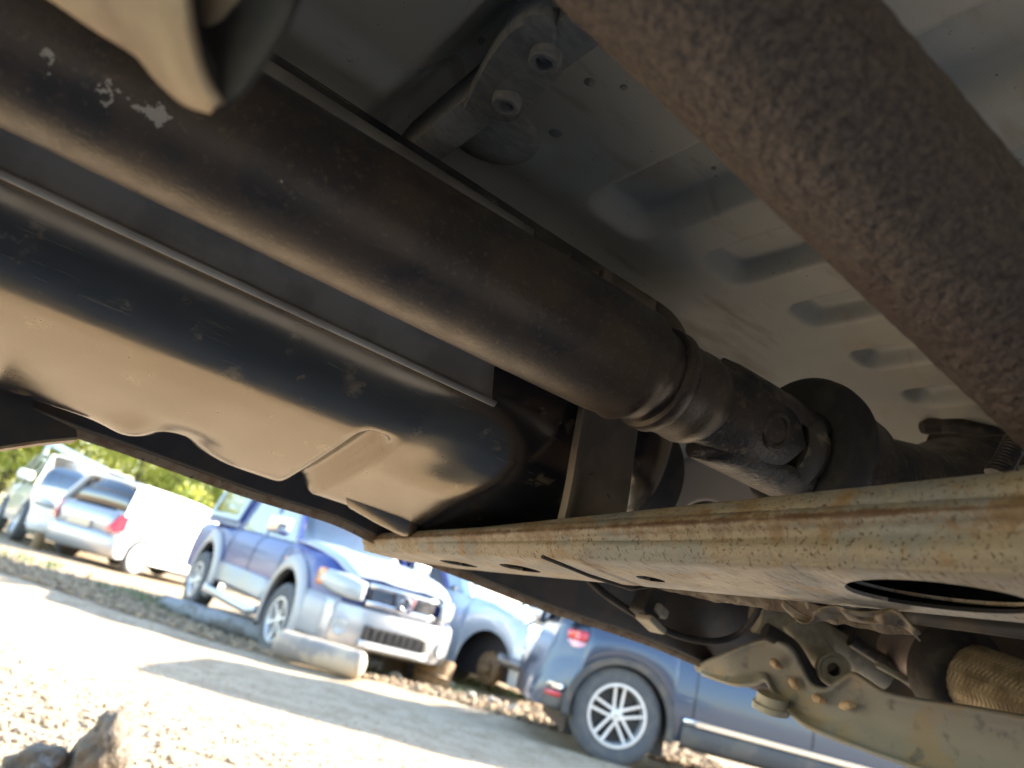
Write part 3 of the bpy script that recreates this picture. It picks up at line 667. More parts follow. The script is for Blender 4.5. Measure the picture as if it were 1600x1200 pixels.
# unseen van added behind the camera to block light from that side
nb = empty('blocker_van', (0, 0, 0), pi/2-ANG, label='unseen van added behind the viewpoint to block light on the raised car', category='van')
G = []
for l, z0, z1, hw_ in ((-2.9, .5, 1.7, .8), (-2.8, .28, 1.95, .9), (-1, .25, 2.0, .95), (1.6, .25, 2.0, .95), (2.2, .25, 1.3, .92), (3.0, .28, 1.0, .85), (3.1, .4, .8, .7)):
    G.append([Vector((l, -2.75-hw_+.03, z0)), Vector((l, -2.75-hw_, z0+.12)), Vector((l, -2.75-hw_+.03, (z0+z1)/2)), Vector((l, -2.75-hw_+.14, z1-.05)), Vector((l, -2.75, z1)), Vector((l, -2.75+hw_-.14, z1-.05)), Vector((l, -2.75+hw_-.03, (z0+z1)/2)), Vector((l, -2.75+hw_, z0+.12)), Vector((l, -2.75+hw_-.03, z0))])
MB().grid(G, closed_v=True, cap0=True, cap1=True).out('body', 'suvblue', nb, angle=50)
for l in (-1.8, 2.1):
    for y in (-3.52, -1.98): MB().lathe(Vector((l, y-.1, .33)), (0, 1, 0), [(0, .19), (.005, .30), (.02, .33), (.18, .33), (.195, .30), (.20, .19)], 32).out('wheel', 'tyre', nb)
# ================================================================== GROUND
def gz(x, y):
    z = .05*nz((x*.35, y*.35, 1))+.012*nz((x*2, y*2, 4))
    z -= .09*exp(-((x+1.4)**2+(y-8.6)**2)/2.6)
    z -= .05*exp(-((y-6.6+.08*x)/.22)**2)*(1 if True else 0)     # wheel rut
    z += .03*exp(-((y-5.6+.1*x)/.25)**2)
    z -= .05*nz((0, 0, 1))*0
    return z*min(1, max(.25, (y+2)/4))
xs = np.concatenate([np.linspace(-300, -20, 15), np.linspace(-18, -5, 40), np.linspace(-4.9, 6, 190), np.linspace(6.3, 20, 30), np.linspace(25, 300, 12)])
ys = np.concatenate([np.linspace(-300, -8, 12), np.linspace(-6, 1.5, 25), np.linspace(1.6, 10, 190), np.linspace(10.2, 24, 60), np.linspace(26, 300, 14)])
G = [[Vector((x, y, gz(x, y))) for y in ys] for x in xs]
MB().grid(G).out('ground', 'ground', None, angle=180, kind='structure')
# leaf-littered verge where the cars are parked: sheet just above the ground
vx = np.linspace(-14, 10, 200); vy = np.linspace(0, 1, 60)
def edge(x): return 7.15-.10*(x+1)+.16*nz((x*.9, 3, 3))+.05*nz((x*4, 1, 3))
G = [[Vector((x, edge(x)+(30-edge(x))*t**2, gz(x, edge(x)+(30-edge(x))*t**2)+.006)) for t in vy] for x in vx]
MB().grid(G).out('verge', 'dirt', None, angle=180, kind='structure')
# dark sheet added under the raised car and van to deepen the shade
o_ = MB().grid([[LV*l+WV*w_+Vector((0, 0, gz((LV*l+WV*w_).x, (LV*l+WV*w_).y)+.006)) for w_ in np.linspace(-3.8, .80+.05*sin(l*5), 60)] for l in np.linspace(-3.0, 3.1, 80)]).out('shade_sheet', 'shade_dark', None, angle=180, kind='structure')
# gravel
def pebbles(name, n, region, s0, s1, mt, zf=gz, **kw):
    ico = bmesh.new(); bmesh.ops.create_icosphere(ico, subdivisions=1, radius=1)
    base = np.array([v.co[:] for v in ico.verts]); fc = np.array([[v.index for v in f.verts] for f in ico.faces]); ico.free()
    rng = np.random.RandomState(len(name)+n); Vs = []; Fs = []; k = 0
    while k < n:
        x, y = region(rng)
        s = (s0+(s1-s0)*rng.rand()**3)*(1-.6*min(1, max(0, (y-2.2)/2.4)) if zf is gz and y < 7 else 1); q = rng.randn(3, 3); q, _ = np.linalg.qr(q)
        b = base*(1+.28*rng.randn(len(base), 1).clip(-1, 1)); b = (b*np.array([1, .75, .55])*s) @ q.T; b[:, 2] *= .8
        Vs.append(b+np.array([x, y, zf(x, y)+s*.25])); Fs.append(fc+k*len(base)); k += 1
    V = np.concatenate(Vs); Fc = np.concatenate(Fs)
    me = bpy.data.meshes.new(name); me.vertices.add(len(V)); me.vertices.foreach_set('co', V.ravel())
    me.loops.add(len(Fc)*3); me.loops.foreach_set('vertex_index', Fc.ravel()); me.polygons.add(len(Fc))
    me.polygons.foreach_set('loop_start', np.arange(len(Fc))*3); me.polygons.foreach_set('loop_total', np.full(len(Fc), 3)); me.update(); me.validate()
    me.materials.append(M[mt]); o = bpy.data.objects.new(name, me); return link(o, None, **kw)
def near(rng):
    y = 2.0+3.4*rng.rand()**1.8; x = -.75*y-.2+rng.rand()*(y*.95+.6); return x, y
def far(rng):
    y = 3.5+4*rng.rand(); return -.7*y+rng.rand()*y*1.2, y
def verge(rng):
    x = -7+10*rng.rand(); return x, edge(x)+abs(rng.randn())*1.1
pebbles('gravel', 13000, near, .006, .024, 'pebble', label='loose pale gravel over the sunlit ground', category='gravel', kind='stuff')
pebbles('gravel', 2500, far, .004, .013, 'pebble', label='scattered small gravel across the open track', category='gravel', kind='stuff')
pebbles('leaf_litter', 9000, verge, .010, .05, 'dirt', zf=lambda x, y: gz(x, y)+.006, label='brown leaf litter and stones along the row of cars', category='litter', kind='stuff')
# individual stones and clods
def rock(name, x, y, s, mt, label, cat='stone', seed=0, sink=.3, group=None, z=None):
    bm = bmesh.new(); bmesh.ops.create_icosphere(bm, subdivisions=4, radius=1)
    for v in bm.verts:
        d = v.co.normalized(); r = 1+.35*nz(d*1.3+Vector((seed, 0, 0)))-.22*abs(nz(d*2.6+Vector((0, seed, 0))))-.10*abs(nz(d*6))+.04*nz(d*14)
        v.co = Vector((d.x*s[0], d.y*s[1], d.z*s[2]))*r
    me = bpy.data.meshes.new(name); bm.to_mesh(me); bm.free(); me.shade_smooth(); me.materials.append(M[mt])
    o = bpy.data.objects.new(name, me); o.location = (x, y, (gz(x, y) if z is None else z)+s[2]*(1-sink)); o['label'] = label; o['category'] = cat
    if group: o['group'] = group
    return link(o)

# ================================================================== CARS IN THE YARD  (local frame: x forward, y to the car's left, z up)
def wheel(root, x, y, r, wd, side, n=5, double=False, rim='rim', tyre='tyre', rr=.66, turn=0.0, z=None, spin=.2):
    ax = Vector((sin(turn)*-side*0, side, 0)); c = Vector((x, y, r if z is None else z))
    h = wd/2
    ty = MB().lathe(c-ax*h, ax, [(0, r*rr), (.008, r*.80), (.012, r*.93), (.035, r*.995), (.05, r), (wd-.05, r), (wd-.035, r*.995), (wd-.012, r*.93), (wd-.004, r*.82), (wd-.01, r*rr*1.02), (wd-.03, r*rr)], 64, caps=(True, False)).out('wheel', tyre, root, angle=60)
    R = r*rr
    rm = MB(); rm.lathe(c+ax*(h-.05), ax, [(-.02, R), (.03, R), (.042, R*.985), (.042, R*.90), (.02, R*.86), (-.05, R*.84)], 64, caps=(False, False))
    u = Vector((1, 0, 0)); v = Vector((0, 0, 1))
    for k in range(n):
        a0 = 2*pi*k/n+spin
        for da in ((-.17, .17) if double else (0,)):
            w0 = R*(.105 if double else .16); a = a0+da
            d = u*cos(a)+v*sin(a); t = -u*sin(a)+v*cos(a)
            off = (R*.10*(1 if da > 0 else -1)) if double else 0
            P = []
            for f, ww, dep in ((.12, w0*1.15, .022), (.5, w0, .018), (.93, w0*.95, .030)):
                q = c+ax*(h-.05+dep)+d*R*f+t*off*(1-f)
                P.append([q-t*ww*.5-ax*.02, q-t*ww*.42, q+t*ww*.42, q+t*ww*.5-ax*.02])
            rm.grid(P)
    rm.lathe(c+ax*(h-.06), ax, [(0, R*.2), (.03, R*.2), (.036, R*.17), (.038, 0)], 24, caps=(True, True))
    ro = rm.out('rim', rim, ty, angle=35)
    MB().lathe(c+ax*(h-.11), ax, [(0, R*.86), (.004, R*.86)], 40).out('brake_disc', 'hub' if not double else 'darkplastic', ty)
    return ty
def body_loft(cols, rows, crown=.03):
    """cols: (x, z_bottom, z_top, half_width, nose) ; rows: (t, width factor)"""
    G = []
    for c in cols:
        x, zb, zt, hw = c[:4]
        zrow = [(zb+(zt-zb)*t, hw*k) for t, k in rows]
        L_ = [Vector((x, -k, z)) for z, k in zrow]
        R_ = [Vector((x, k, z)) for z, k in reversed(zrow)]
        kt = zrow[-1][1]
        top = [Vector((x, -kt*.82, zt+crown*.55)), Vector((x, -kt*.4, zt+crown)), Vector((x, kt*.4, zt+crown)), Vector((x, kt*.82, zt+crown*.55))]
        G.append(L_+top+R_)
    return MB().grid(G, cap0=True, cap1=True)
def arches(x0, x1, axles, R, zsill, zt, hw, n=12, front=.5, rear=.5, zw=.33, step=.12):
    """columns from x0 (rear) to x1 (front); zt, hw are functions of x; bottom edge follows the wheel arches"""
    xs = set(); x = x0
    while x < x1: xs.add(round(x, 4)); x += step
    xs.add(x1)
    half = sqrt(R*R-max(0, zsill-zw)**2)
    for a in axles:
        xs = {q for q in xs if abs(q-a) > half+.01}
        for k in range(n+1): xs.add(round(a-half*cos(pi*k/n), 4))
        xs.add(round(a-half-.003, 4)); xs.add(round(a+half+.003, 4))
    out = []
    for x in sorted(xs):
        zb = zsill(x) if callable(zsill) else zsill
        for a in axles:
            if abs(x-a) <= half+.0005: zb = max(zb, zw+sqrt(max(0, R*R-(x-a)**2)))
        out.append((x, zb, zt(x), hw(x)))
    return out
def lerp_tab(tab):
    X = [a for a, _ in tab]; Y = [b for _, b in tab]
    return lambda x: float(np.interp(x, X, Y))
def greenhouse(root, st, hwb, hwt, zb, zt, paintm, glassm='glass', pr=.035, roof_crown=.03, skip=(), rear_glass=True, wind=True, names=('side_window', 'windscreen', 'rear_window'), pillar_scale=None):
    """st: list of (x at belt, x at roof) from front to rear"""
    zb_ = zb if callable(zb) else (lambda x: zb)
    n = len(st)
    for s in (-1, 1):
        for i in range(n-1):
            if (s, i) in skip: continue
            a, b = st[i], st[i+1]
            P = [Vector((a[0], s*hwb, zb_(a[0]))), Vector((a[1], s*hwt, zt)), Vector((b[1], s*hwt, zt)), Vector((b[0], s*hwb, zb_(b[0])))]
            MB().add(P, [(0, 1, 2, 3)]).out(names[0], glassm, root, thick=.004, smooth=False)
        for i in range(n):
            r_ = pr*(1 if i in (0, n-1) else .8)*(pillar_scale[i] if pillar_scale else 1)
            a = Vector((st[i][0], s*(hwb+.004), zb_(st[i][0])-.03)); b = Vector((st[i][1], s*(hwt+.004), zt+.01)); d = (b-a)
            t = Vector((1, 0, 0)); q = Vector((0, s, 0))
            MB().grid([[p-t*r_-q*.02, p-t*r_+q*.012, p+t*r_+q*.012, p+t*r_-q*.02] for p in (a, a+d*.5, b)], closed_v=True, cap0=True, cap1=True).out('pillar', paintm, root, smooth=False)
    f, r_ = st[0], st[-1]
    def glassq(st0, nm):
        G = []
        for k in range(9):
            y = -1+2*k/8
            bow = .05*(1-y*y)*(1 if st0 is f else -1)
            G.append([Vector((st0[0]+bow, y*hwb, zb_(st0[0]))), Vector((st0[1]+bow, y*hwt, zt+roof_crown*(1-y*y)))])
        MB().grid(G).out(nm, glassm, root, thick=.004, angle=180)
    if wind: glassq(f, names[1])
    if rear_glass: glassq(r_, names[2])
    G = []
    for k in range(13):
        t = k/12; x = (f[1]+.04)+((r_[1]-.03)-(f[1]+.04))*t
        e = .03*(1-(2*t-1)**4)
        G.append([Vector((x, y*hwt*1.02, zt+roof_crown*(1-y*y)+e-(.02 if abs(y) == 1 else 0)+.012)) for y in (-1, -.9, -.5, 0, .5, .9, 1)])
    return MB().grid(G).out('roof', paintm, root, thick=.025, angle=60)
def place(root, axle_local, px, py, z, heading):
    """put the local point axle_local on the ground seen at photo pixel (px,py)"""
    p = on_ground(px, py, z); a = heading; v = Vector(axle_local)
    q = Vector((v.x*cos(a)-v.y*sin(a), v.x*sin(a)+v.y*cos(a), 0)); root.location = (p.x-q.x, p.y-q.y, z); root.rotation_euler = (0, 0, a); return root
def under(root, x0, x1, hw, z0=.22, z1=.5):
    MB().box(((x0+x1)/2, 0, (z0+z1)/2), (x1-x0, 2*hw, z1-z0)).out('underbody', 'darkplastic', root, smooth=False)

# ---- dark blue SUV (rear quarter nearest the camera); its left... right-hand side faces the camera
suv = empty('parked_car', label='dark blue SUV with chrome side strip and twin-spoke wheel, nearest of the yard cars', category='car', group='cars parked in the yard')
zt = lerp_tab([(-2.25, .62), (-2.22, .94), (-2.15, 1.02), (-1.9, 1.04), (.9, 1.02), (1.1, 1.0), (2.1, .88), (2.35, .75), (2.4, .6)])
hw = lerp_tab([(-2.25, .62), (-2.2, .76), (-2.1, .87), (-1.95, .93), (-1.7, .955), (1.6, .955), (2.0, .90), (2.3, .75), (2.4, .6)])
zs = None
cols = arches(-2.25, 2.4, (-1.55, 1.36), .425, .30, zt, hw, n=26, zw=.36, step=.06)
rows = [(0, .97), (.12, .985), (.3, 1.0), (.55, 1.0), (.62, .992), (.70, .985), (.88, .95), (1.0, .90)]
body_loft(cols, rows).out('body', 'suvblue', suv, angle=28)
# black arch lips and sill cladding
for a in (-1.55, 1.36):
    for s in (-1, 1):
        G = []
        for k in range(41):
            t = pi*(-.06+1.12*k/40); q = []
            for r_, o in ((.405, .925), (.405, .968), (.455, .972), (.465, .955)): q.append(Vector((a-r_*cos(t), s*o, .36+r_*sin(t))))
            G.append(q)
        MB().grid(G).out('arch_trim', 'cladding', suv, thick=.004, angle=50)
for s in (-1, 1):
    MB().grid([[Vector((x, s*.94, .27)), Vector((x, s*.968, .31)), Vector((x, s*.972, .43)), Vector((x, s*.955, .452))] for x in np.linspace(-1.03, .84, 12)]).out('sill_cladding', 'cladding', suv, thick=.005)
    MB().grid([[Vector((x, s*.955, .448)), Vector((x, s*.982, .455)), Vector((x, s*.982, .488)), Vector((x, s*.955, .497))] for x in np.linspace(-1.03, .84, 12)]).out('chrome_strip', 'chrome', suv, thick=.003)
    MB().grid([[Vector((x, s*(h_-.01), .455)), Vector((x, s*(h_+.016), .46)), Vector((x, s*(h_+.016), .495)), Vector((x, s*(h_-.01), .502))] for x, h_ in ((-2.160, .80), (-2.101, .875), (-2.059, .91), (-2.030, .925))]).out('chrome_strip', 'chrome', suv, thick=.003)
    MB().grid([[Vector((x, s*(h_+.002), .30)), Vector((x, s*(h_+.012), .33)), Vector((x, s*(h_+.012), .43)), Vector((x, s*(h_+.002), .45))] for x, h_ in ((-2.169, .76), (-2.101, .875), (-2.059, .91), (-2.0, .93))]).out('bumper_cladding', 'cladding', suv, thick=.005)
    MB().grid([[Vector((x, s*(h_+.02), .395)), Vector((x, s*(h_+.02), .435))] for x, h_ in ((-2.152, .80), (-2.101, .875), (-2.043, .92))]).out('reflector', 'red', suv, thick=.008)
    for nm, mt, z0_, z1_ in (('tail_light', 'redwhite', .80, .86), ('tail_light', 'red', .862, .94)):
        MB().grid([[Vector((x, s*(h_+.004), z0_)), Vector((x, s*(h_+.016), z0_+.01)), Vector((x, s*(h_+.012), z1_-.01)), Vector((x, s*(h_-.004), z1_))] for x, h_ in ((-2.179, .60), (-2.169, .70), (-2.135, .79), (-2.080, .845), (-1.98, .875))]).out(nm, mt, suv, thick=.012)
# door seams as recessed dark gaps
for x in (-.95, .05, 1.0):
    MB().grid([[Vector((x-.004, -.957*k, z)), Vector((x+.004, -.957*k, z))] for z, k in ((.51, 1.0), (.7, 1.001), (.76, .995), (.93, .957))]).out('door_gap', 'darkplastic', suv, thick=.003)
roof = greenhouse(suv, [(1.05, .35), (.05, .0), (-1.0, -1.0), (-1.75, -1.6), (-2.101, -1.95)], .86, .70, 1.0, 1.66, 'suvblue', 'darkglass', .05)
for a in (-1.55, 1.36):
    for s in (-1, 1): wheel(suv, a, s*.80, .375, .25, s, 5, True, rr=.66, spin=1.62)
# badge on the rear wheel's cap, V over W
wc = Vector((-1.55, -.80-.125+.022, .375)); bd = MB()
def stroke(mb_, a, b, w_, z0): 
    d = (b-a).normalized(); t = Vector((-d.z, 0, d.x))*w_/2; o = Vector((0, -z0, 0)); mb_.add([wc+a-t+o, wc+a+t+o, wc+b+t+o, wc+b-t+o], [(0, 1, 2, 3)])
for a, b in (((-.014, .020), (0, .003)), ((0, .003), (.014, .020)), ((-.021, .010), (-.010, -.018)), ((-.010, -.018), (0, -.002)), ((0, -.002), (.010, -.018)), ((.010, -.018), (.021, .010))):
    stroke(bd, Vector((a[0], 0, a[1])), Vector((b[0], 0, b[1])), .005, .0)
bd.out('wheel_badge', 'chrome', suv, thick=.002, smooth=False)
under(suv, -1.95, 2.1, .62, .3, .88)
MB().box((-1.50, 0, .5), (.84, 1.45, .72)).out('wheel_well', 'darkplastic', suv, smooth=False); MB().box((1.36, 0, .5), (.84, 1.45, .72)).out('wheel_well', 'darkplastic', suv, smooth=False)
for c in suv.children:
    if c.type == 'MESH' and c.name.split('.')[0] in ('body', 'tail_light'):
        for v in c.data.vertices:
            if v.co.x < -1.85 and v.co.z > .50: v.co.x += min(.09, (v.co.z-.50)*.5)*min(1, (-1.85-v.co.x)/.15)
g0 = on_ground(950, 1197, 0); suv.scale = (.87,)*3; suv.location = (g0.x+1.55*.87, g0.y+.93*.87, 0); suv.rotation_euler = (0, 0, radians(0))

# ---- blue pickup with canopy
pk = empty('parked_car', label='blue double-cab pickup with silver cladding and canopy, its sunlit bonnet facing right', category='pickup', group='cars parked in the yard')
S_ = 1.0
zt = lerp_tab([(-2.6, .98), (-1.0, 1.02), (.95, 1.02), (1.1, 1.04), (2.0, .98), (2.32, .86), (2.4, .60)])
hw = lerp_tab([(-2.6, .86), (1.9, .86), (2.2, .78), (2.36, .62), (2.4, .5)])
cols = arches(-2.6, 2.4, (-1.55, 1.45), .43, .42, zt, hw, n=20, zw=.37)
body_loft(cols, [(0, 1.0), (.25, 1.01), (.6, 1.01), (.85, .98), (1, .90)], .05).out('body', 'navy', pk, angle=30)
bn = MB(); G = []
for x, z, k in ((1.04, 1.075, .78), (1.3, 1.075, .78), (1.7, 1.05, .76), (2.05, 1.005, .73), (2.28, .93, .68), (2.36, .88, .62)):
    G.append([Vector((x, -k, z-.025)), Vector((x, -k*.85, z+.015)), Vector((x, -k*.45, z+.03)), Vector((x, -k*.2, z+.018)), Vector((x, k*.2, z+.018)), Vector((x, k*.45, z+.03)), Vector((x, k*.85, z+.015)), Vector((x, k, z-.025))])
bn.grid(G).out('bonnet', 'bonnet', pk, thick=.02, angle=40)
for a in (-1.55, 1.45):
    for s in (-1, 1):
        G = []
        for k in range(33):
            t = pi*(-.10+1.2*k/32)
            G.append([Vector((a-r_*cos(t), s*o, .37+r_*sin(t))) for r_, o in ((.425, .84), (.425, .935), (.47, .945), (.55, .91), (.565, .865))])
        MB().grid(G).out('fender_flare', 'grey2', pk, thick=.006, angle=50)
for s in (-1, 1):
    MB().grid([[Vector((x, s*.86, .40)), Vector((x, s*.893, .43)), Vector((x, s*.893, .60)), Vector((x, s*.868, .63))] for x in np.linspace(-1.0, .9, 8)]).out('door_cladding', 'grey2', pk, thick=.006)
    MB().tube([(-1.02, s*.93, .33), (-.9, s*.98, .30), (.8, s*.98, .30), (.92, s*.93, .33)], .045, 14).out('side_step', 'silver', pk)
    MB().grid([[Vector((x, s*(k-.0), .30)), Vector((x, s*(k+.02), .36)), Vector((x, s*(k+.02), .60)), Vector((x, s*(k-.01), .68))] for x, k in ((1.90, .885), (2.05, .88), (2.25, .80), (2.38, .70))]).out('bumper_corner', 'grey2', pk, thick=.008)
    # headlamp
    MB().grid([[Vector((x, s*k, z0_)), Vector((x+.01, s*(k+.012), z0_+.03)), Vector((x+.005, s*(k+.010), z1_-.03)), Vector((x-.02, s*(k-.02), z1_))] for x, k, z0_, z1_ in ((2.06, .845, .76, .87), (2.16, .815, .735, .885), (2.28, .755, .715, .885), (2.385, .64, .70, .875), (2.43, .54, .70, .86), (2.44, .48, .71, .85))]).out('headlight', 'lamp', pk, thick=.02, angle=50)
    MB().grid([[Vector((x, s*k, .745)), Vector((x, s*(k+.012), .77)), Vector((x, s*(k+.012), .86)), Vector((x, s*k, .885))] for x, k in ((2.03, .853), (2.09, .838), (2.14, .824))]).out('indicator', 'amber', pk, thick=.016)
    MB().lathe((2.415, s*.64, .46), (1, s*.35, 0), [(0, .075), (.02, .075), (.026, .065), (.02, .055), (.018, 0)], 28).out('fog_light', 'lamp', pk)
    MB().box((.93, s*1.02, 1.15), (.12, .26, .19)).out('mirror', 'chrome', pk, bevel=.04)
    MB().lathe((1.12, s*.872, .86), (0, s, 0), [(0, .03), (.012, .026), (.016, 0)], 16).out('side_indicator', 'amber', pk)
    for x in (-.98, -.02, .93):
        MB().grid([[Vector((x-.006, s*(.871*k), z)), Vector((x+.006, s*(.871*k), z))] for z, k in ((.62, 1.0), (.8, 1.0), (.92, .985), (1.0, .93))]).out('door_gap', 'darkplastic', pk, thick=.004)
# bumper + grille
G = []
for y in np.linspace(-.80, .80, 17):
    o = .17*(abs(y)/.8)**3
    G.append([Vector((2.36-o, y, .30)), Vector((2.46-o, y, .33)), Vector((2.49-o, y, .42)), Vector((2.49-o, y, .56)), Vector((2.47-o, y, .64)), Vector((2.40-o, y, .67))])
bu = MB().grid(G).out('bumper', 'silver', pk, thick=.02, angle=50)
MB().grid([[Vector((2.496, y, .40)), Vector((2.505, y, .41)), Vector((2.505, y, .51)), Vector((2.496, y, .52))] for y in np.linspace(-.40, .40, 9)], ).out('air_intake', 'darkplastic', pk, thick=.01)
for k in range(9): MB().box((2.512, -.36+.09*k, .46), (.012, .012, .11)).out('intake_bar', 'cladding', pk, smooth=False)
MB().grid([[Vector((2.47, y, .345)), Vector((2.525, y, .35)), Vector((2.525, y, .385)), Vector((2.49, y, .395))] for y in np.linspace(-.42, .42, 9)]).out('bumper_lip', 'white', pk, thick=.01)
MB().grid([[Vector((2.40-.03*abs(y), y, .68)), Vector((2.44-.03*abs(y), y, .69)), Vector((2.42-.03*abs(y), y, .85)), Vector((2.39-.03*abs(y), y, .86))] for y in np.linspace(-.43, .43, 9)]).out('grille', 'darkplastic', pk, thick=.02)
for z in (.70, .85): MB().grid([[Vector((2.452-.03*abs(y)-(z-.7)*.12, y, z-.022)), Vector((2.462-.03*abs(y)-(z-.7)*.12, y, z+.022))] for y in np.linspace(-.44, .44, 9)]).out('grille_frame', 'chrome', pk, thick=.02)
for s in (-1, 1):
    MB().add([Vector((2.46, s*.07, .845)), Vector((2.46, s*.14, .845)), Vector((2.47, s*.10, .70)), Vector((2.47, s*.04, .70))], [(0, 1, 2, 3)]).out('grille_strut', 'chrome', pk, thick=.02, smooth=False)
    for y in (.17, .22, .27, .32, .37):
        MB().box((2.445, s*y, .775), (.012, .012, .13)).out('grille_bar', 'chrome', pk, smooth=False)
    for z in (.745, .775, .805): MB().box((2.448, s*.28, z), (.012, .25, .010)).out('grille_bar', 'chrome', pk, smooth=False)
bdg = MB(); bdg.tube([Vector((2.49, .055*cos(a), .775+.055*sin(a))) for a in np.linspace(0, 2*pi, 28)], .009, 8); bdg.box((2.493, 0, .775), (.014, .15, .028)); bdg.out('badge', 'chrome', pk)
greenhouse(pk, [(1.06, .42), (-.02, -.04), (-.98, -.98)], .78, .62, 1.03, 1.58, 'navy', 'glass', .05)
# canopy over the tray, with framed side windows
G = [[Vector((x, -.80, 1.02)), Vector((x, -.78, 1.10)), Vector((x, -.68, 1.58)), Vector((x, -.58, 1.64)), Vector((x, 0, 1.67)), Vector((x, .58, 1.64)), Vector((x, .68, 1.58)), Vector((x, .78, 1.10)), Vector((x, .80, 1.02))] for x in (-1.07, -1.5, -2.1, -2.56)]
MB().grid(G, cap0=True, cap1=True).out('canopy', 'navy', pk, angle=40)
for s in (-1, 1):
    q = lambda x, t, o: Vector((x, s*(.785-.105*t+o), 1.12+.42*t))
    MB().add([q(-1.22, .04, .012), q(-1.22, .96, .012), q(-2.42, .96, .012), q(-2.42, .04, .012)], [(0, 1, 2, 3)]).out('canopy_window', 'glass', pk, thick=.006, smooth=False)
    fr = MB()
    ring = [(-1.16, -.04), (-1.16, 1.04), (-2.48, 1.04), (-2.48, -.04)]; rin = [(-1.25, .08), (-1.25, .92), (-2.39, .92), (-2.39, .08)]
    V = [q(x, t, .02) for x, t in ring]+[q(x, t, .02) for x, t in rin]
    fr.add(V, [(i, (i+1) % 4, 4+(i+1) % 4, 4+i) for i in range(4)]); fr.out('window_frame', 'rail', pk, thick=.02, smooth=False)
for a in (-1.55, 1.45):
    for s in (-1, 1): wheel(pk, a, s*.80, .375, .25, s, 6, False, rr=.62, spin=.3)
under(pk, -2.4, 2.2, .60, .38, .95)
MB().box((.2, 0, .98), (1.8, 1.3, .1)).out('cabin_floor', 'seat', pk, smooth=False)
for s in (-.38, .38):
    for x in (.15, -.75): MB().box((x, s, 1.18), (.14, .42, .52)).out('seat', 'seat', pk, bevel=.05)
for c in pk.children:
    if not c.name.startswith('wheel'): c.scale = (.95, .98, 1.13)
pk.scale = (.94, .94, .96); place(pk, (1.45*.94, -.925*.94, 0), 408, 1026, -.12, radians(-54.5))
pk.rotation_euler = (Matrix.Rotation(radians(-54.5), 3, 'Z') @ Matrix.Rotation(radians(2.0), 3, 'Y')).to_euler(); pk.location.z += .05

# ---- white and silver hatchback seen from its rear corner
hb = empty('parked_car', label='small silver-white hatchback seen from behind, left of the blue pickup', category='car', group='cars parked in the yard')
zt = lerp_tab([(-1.86, .50), (-1.84, .86), (-1.75, .95), (.8, .93), (1.0, .92), (1.7, .78), (1.9, .5)])
hw = lerp_tab([(-1.86, .60), (-1.82, .72), (-1.6, .82), (1.4, .83), (1.75, .70), (1.9, .5)])
body_loft(arches(-1.86, 1.9, (-1.22, 1.2), .33, .22, zt, hw, n=20, zw=.29), [(0, .97), (.2, .99), (.5, 1.0), (.8, .985), (1, .93)], .03).out('body', 'white', hb, angle=30)
greenhouse(hb, [(1.05, .40), (.1, .0), (-.85, -.85), (-1.45, -1.35), (-1.72, -1.50)], .76, .60, .94, 1.46, 'white', 'darkglass', .06, pillar_scale=[1, 1, 1, 1.8, 1.6])
# tailgate, bumper, lamps
G = []
for y in np.linspace(-.62, .62, 9):
    o = .05*(abs(y)/.62)**2
    G.append([Vector((-1.88+o, y, .55)), Vector((-1.92+o, y, .60)), Vector((-1.91+o, y, .80)), Vector((-1.84+o, y, .95))])
MB().grid(G).out('tailgate', 'silver', hb, thick=.02, angle=60)
G = []
for y in np.linspace(-.80, .80, 15):
    o = .22*(abs(y)/.8)**3
    G.append([Vector((-1.86+o, y, .20)), Vector((-1.95+o, y, .23)), Vector((-1.99+o, y, .34)), Vector((-1.99+o, y, .50)), Vector((-1.96+o, y, .555)), Vector((-1.88+o, y, .57))])
MB().grid(G).out('bumper', 'silver', hb, thick=.02, angle=60)
MB().box((-1.955, 0, .64), (.02, .50, .12), ).out('number_plate_recess', 'plate', hb, smooth=False)
MB().tube([(-1.66, -.66, 1.44), (-1.72, -.3, 1.475), (-1.74, 0, 1.48), (-1.72, .3, 1.475), (-1.66, .66, 1.44)], .03, 10).out('spoiler', 'white', hb)
for s in (-1, 1):
    MB().add([Vector((-1.92, s*.56, .62)), Vector((-1.88, s*.72, .60)), Vector((-1.74, s*.80, .66)), Vector((-1.70, s*.77, .96)), Vector((-1.80, s*.69, .93)), Vector((-1.905, s*.60, .70))], [(0, 1, 5), (1, 4, 5), (1, 2, 4), (2, 3, 4)]).out('tail_light', 'red', hb, thick=.03, smooth=False)
for a in (-1.22, 1.2):
    for s in (-1, 1):
        wheel(hb, a, s*.745, .295, .18, s, 7, False, rim='white', rr=.78, spin=.1)
        MB().lathe((a, s*.80, .295), (0, s, 0), [(0, .235), (.018, .225), (.024, .10), (.026, 0)], 32).out('wheel_cover', 'white', hb)
under(hb, -1.75, 1.7, .58, .24, .88)
for s in (-.36, .36): MB().box((-.3, s, 1.0), (.14, .40, .5)).out('seat', 'seat', hb, bevel=.05)
MB().tube([Vector((.45+.05*sin(a), -.36+.18*cos(a), .98+.18*sin(a))) for a in np.linspace(0, 2*pi, 22)], .016, 8).out('steering_wheel', 'seat', hb)
place(hb, (-1.22, -.835, 0), 206, 899, .02, math.atan2(.94, .34))

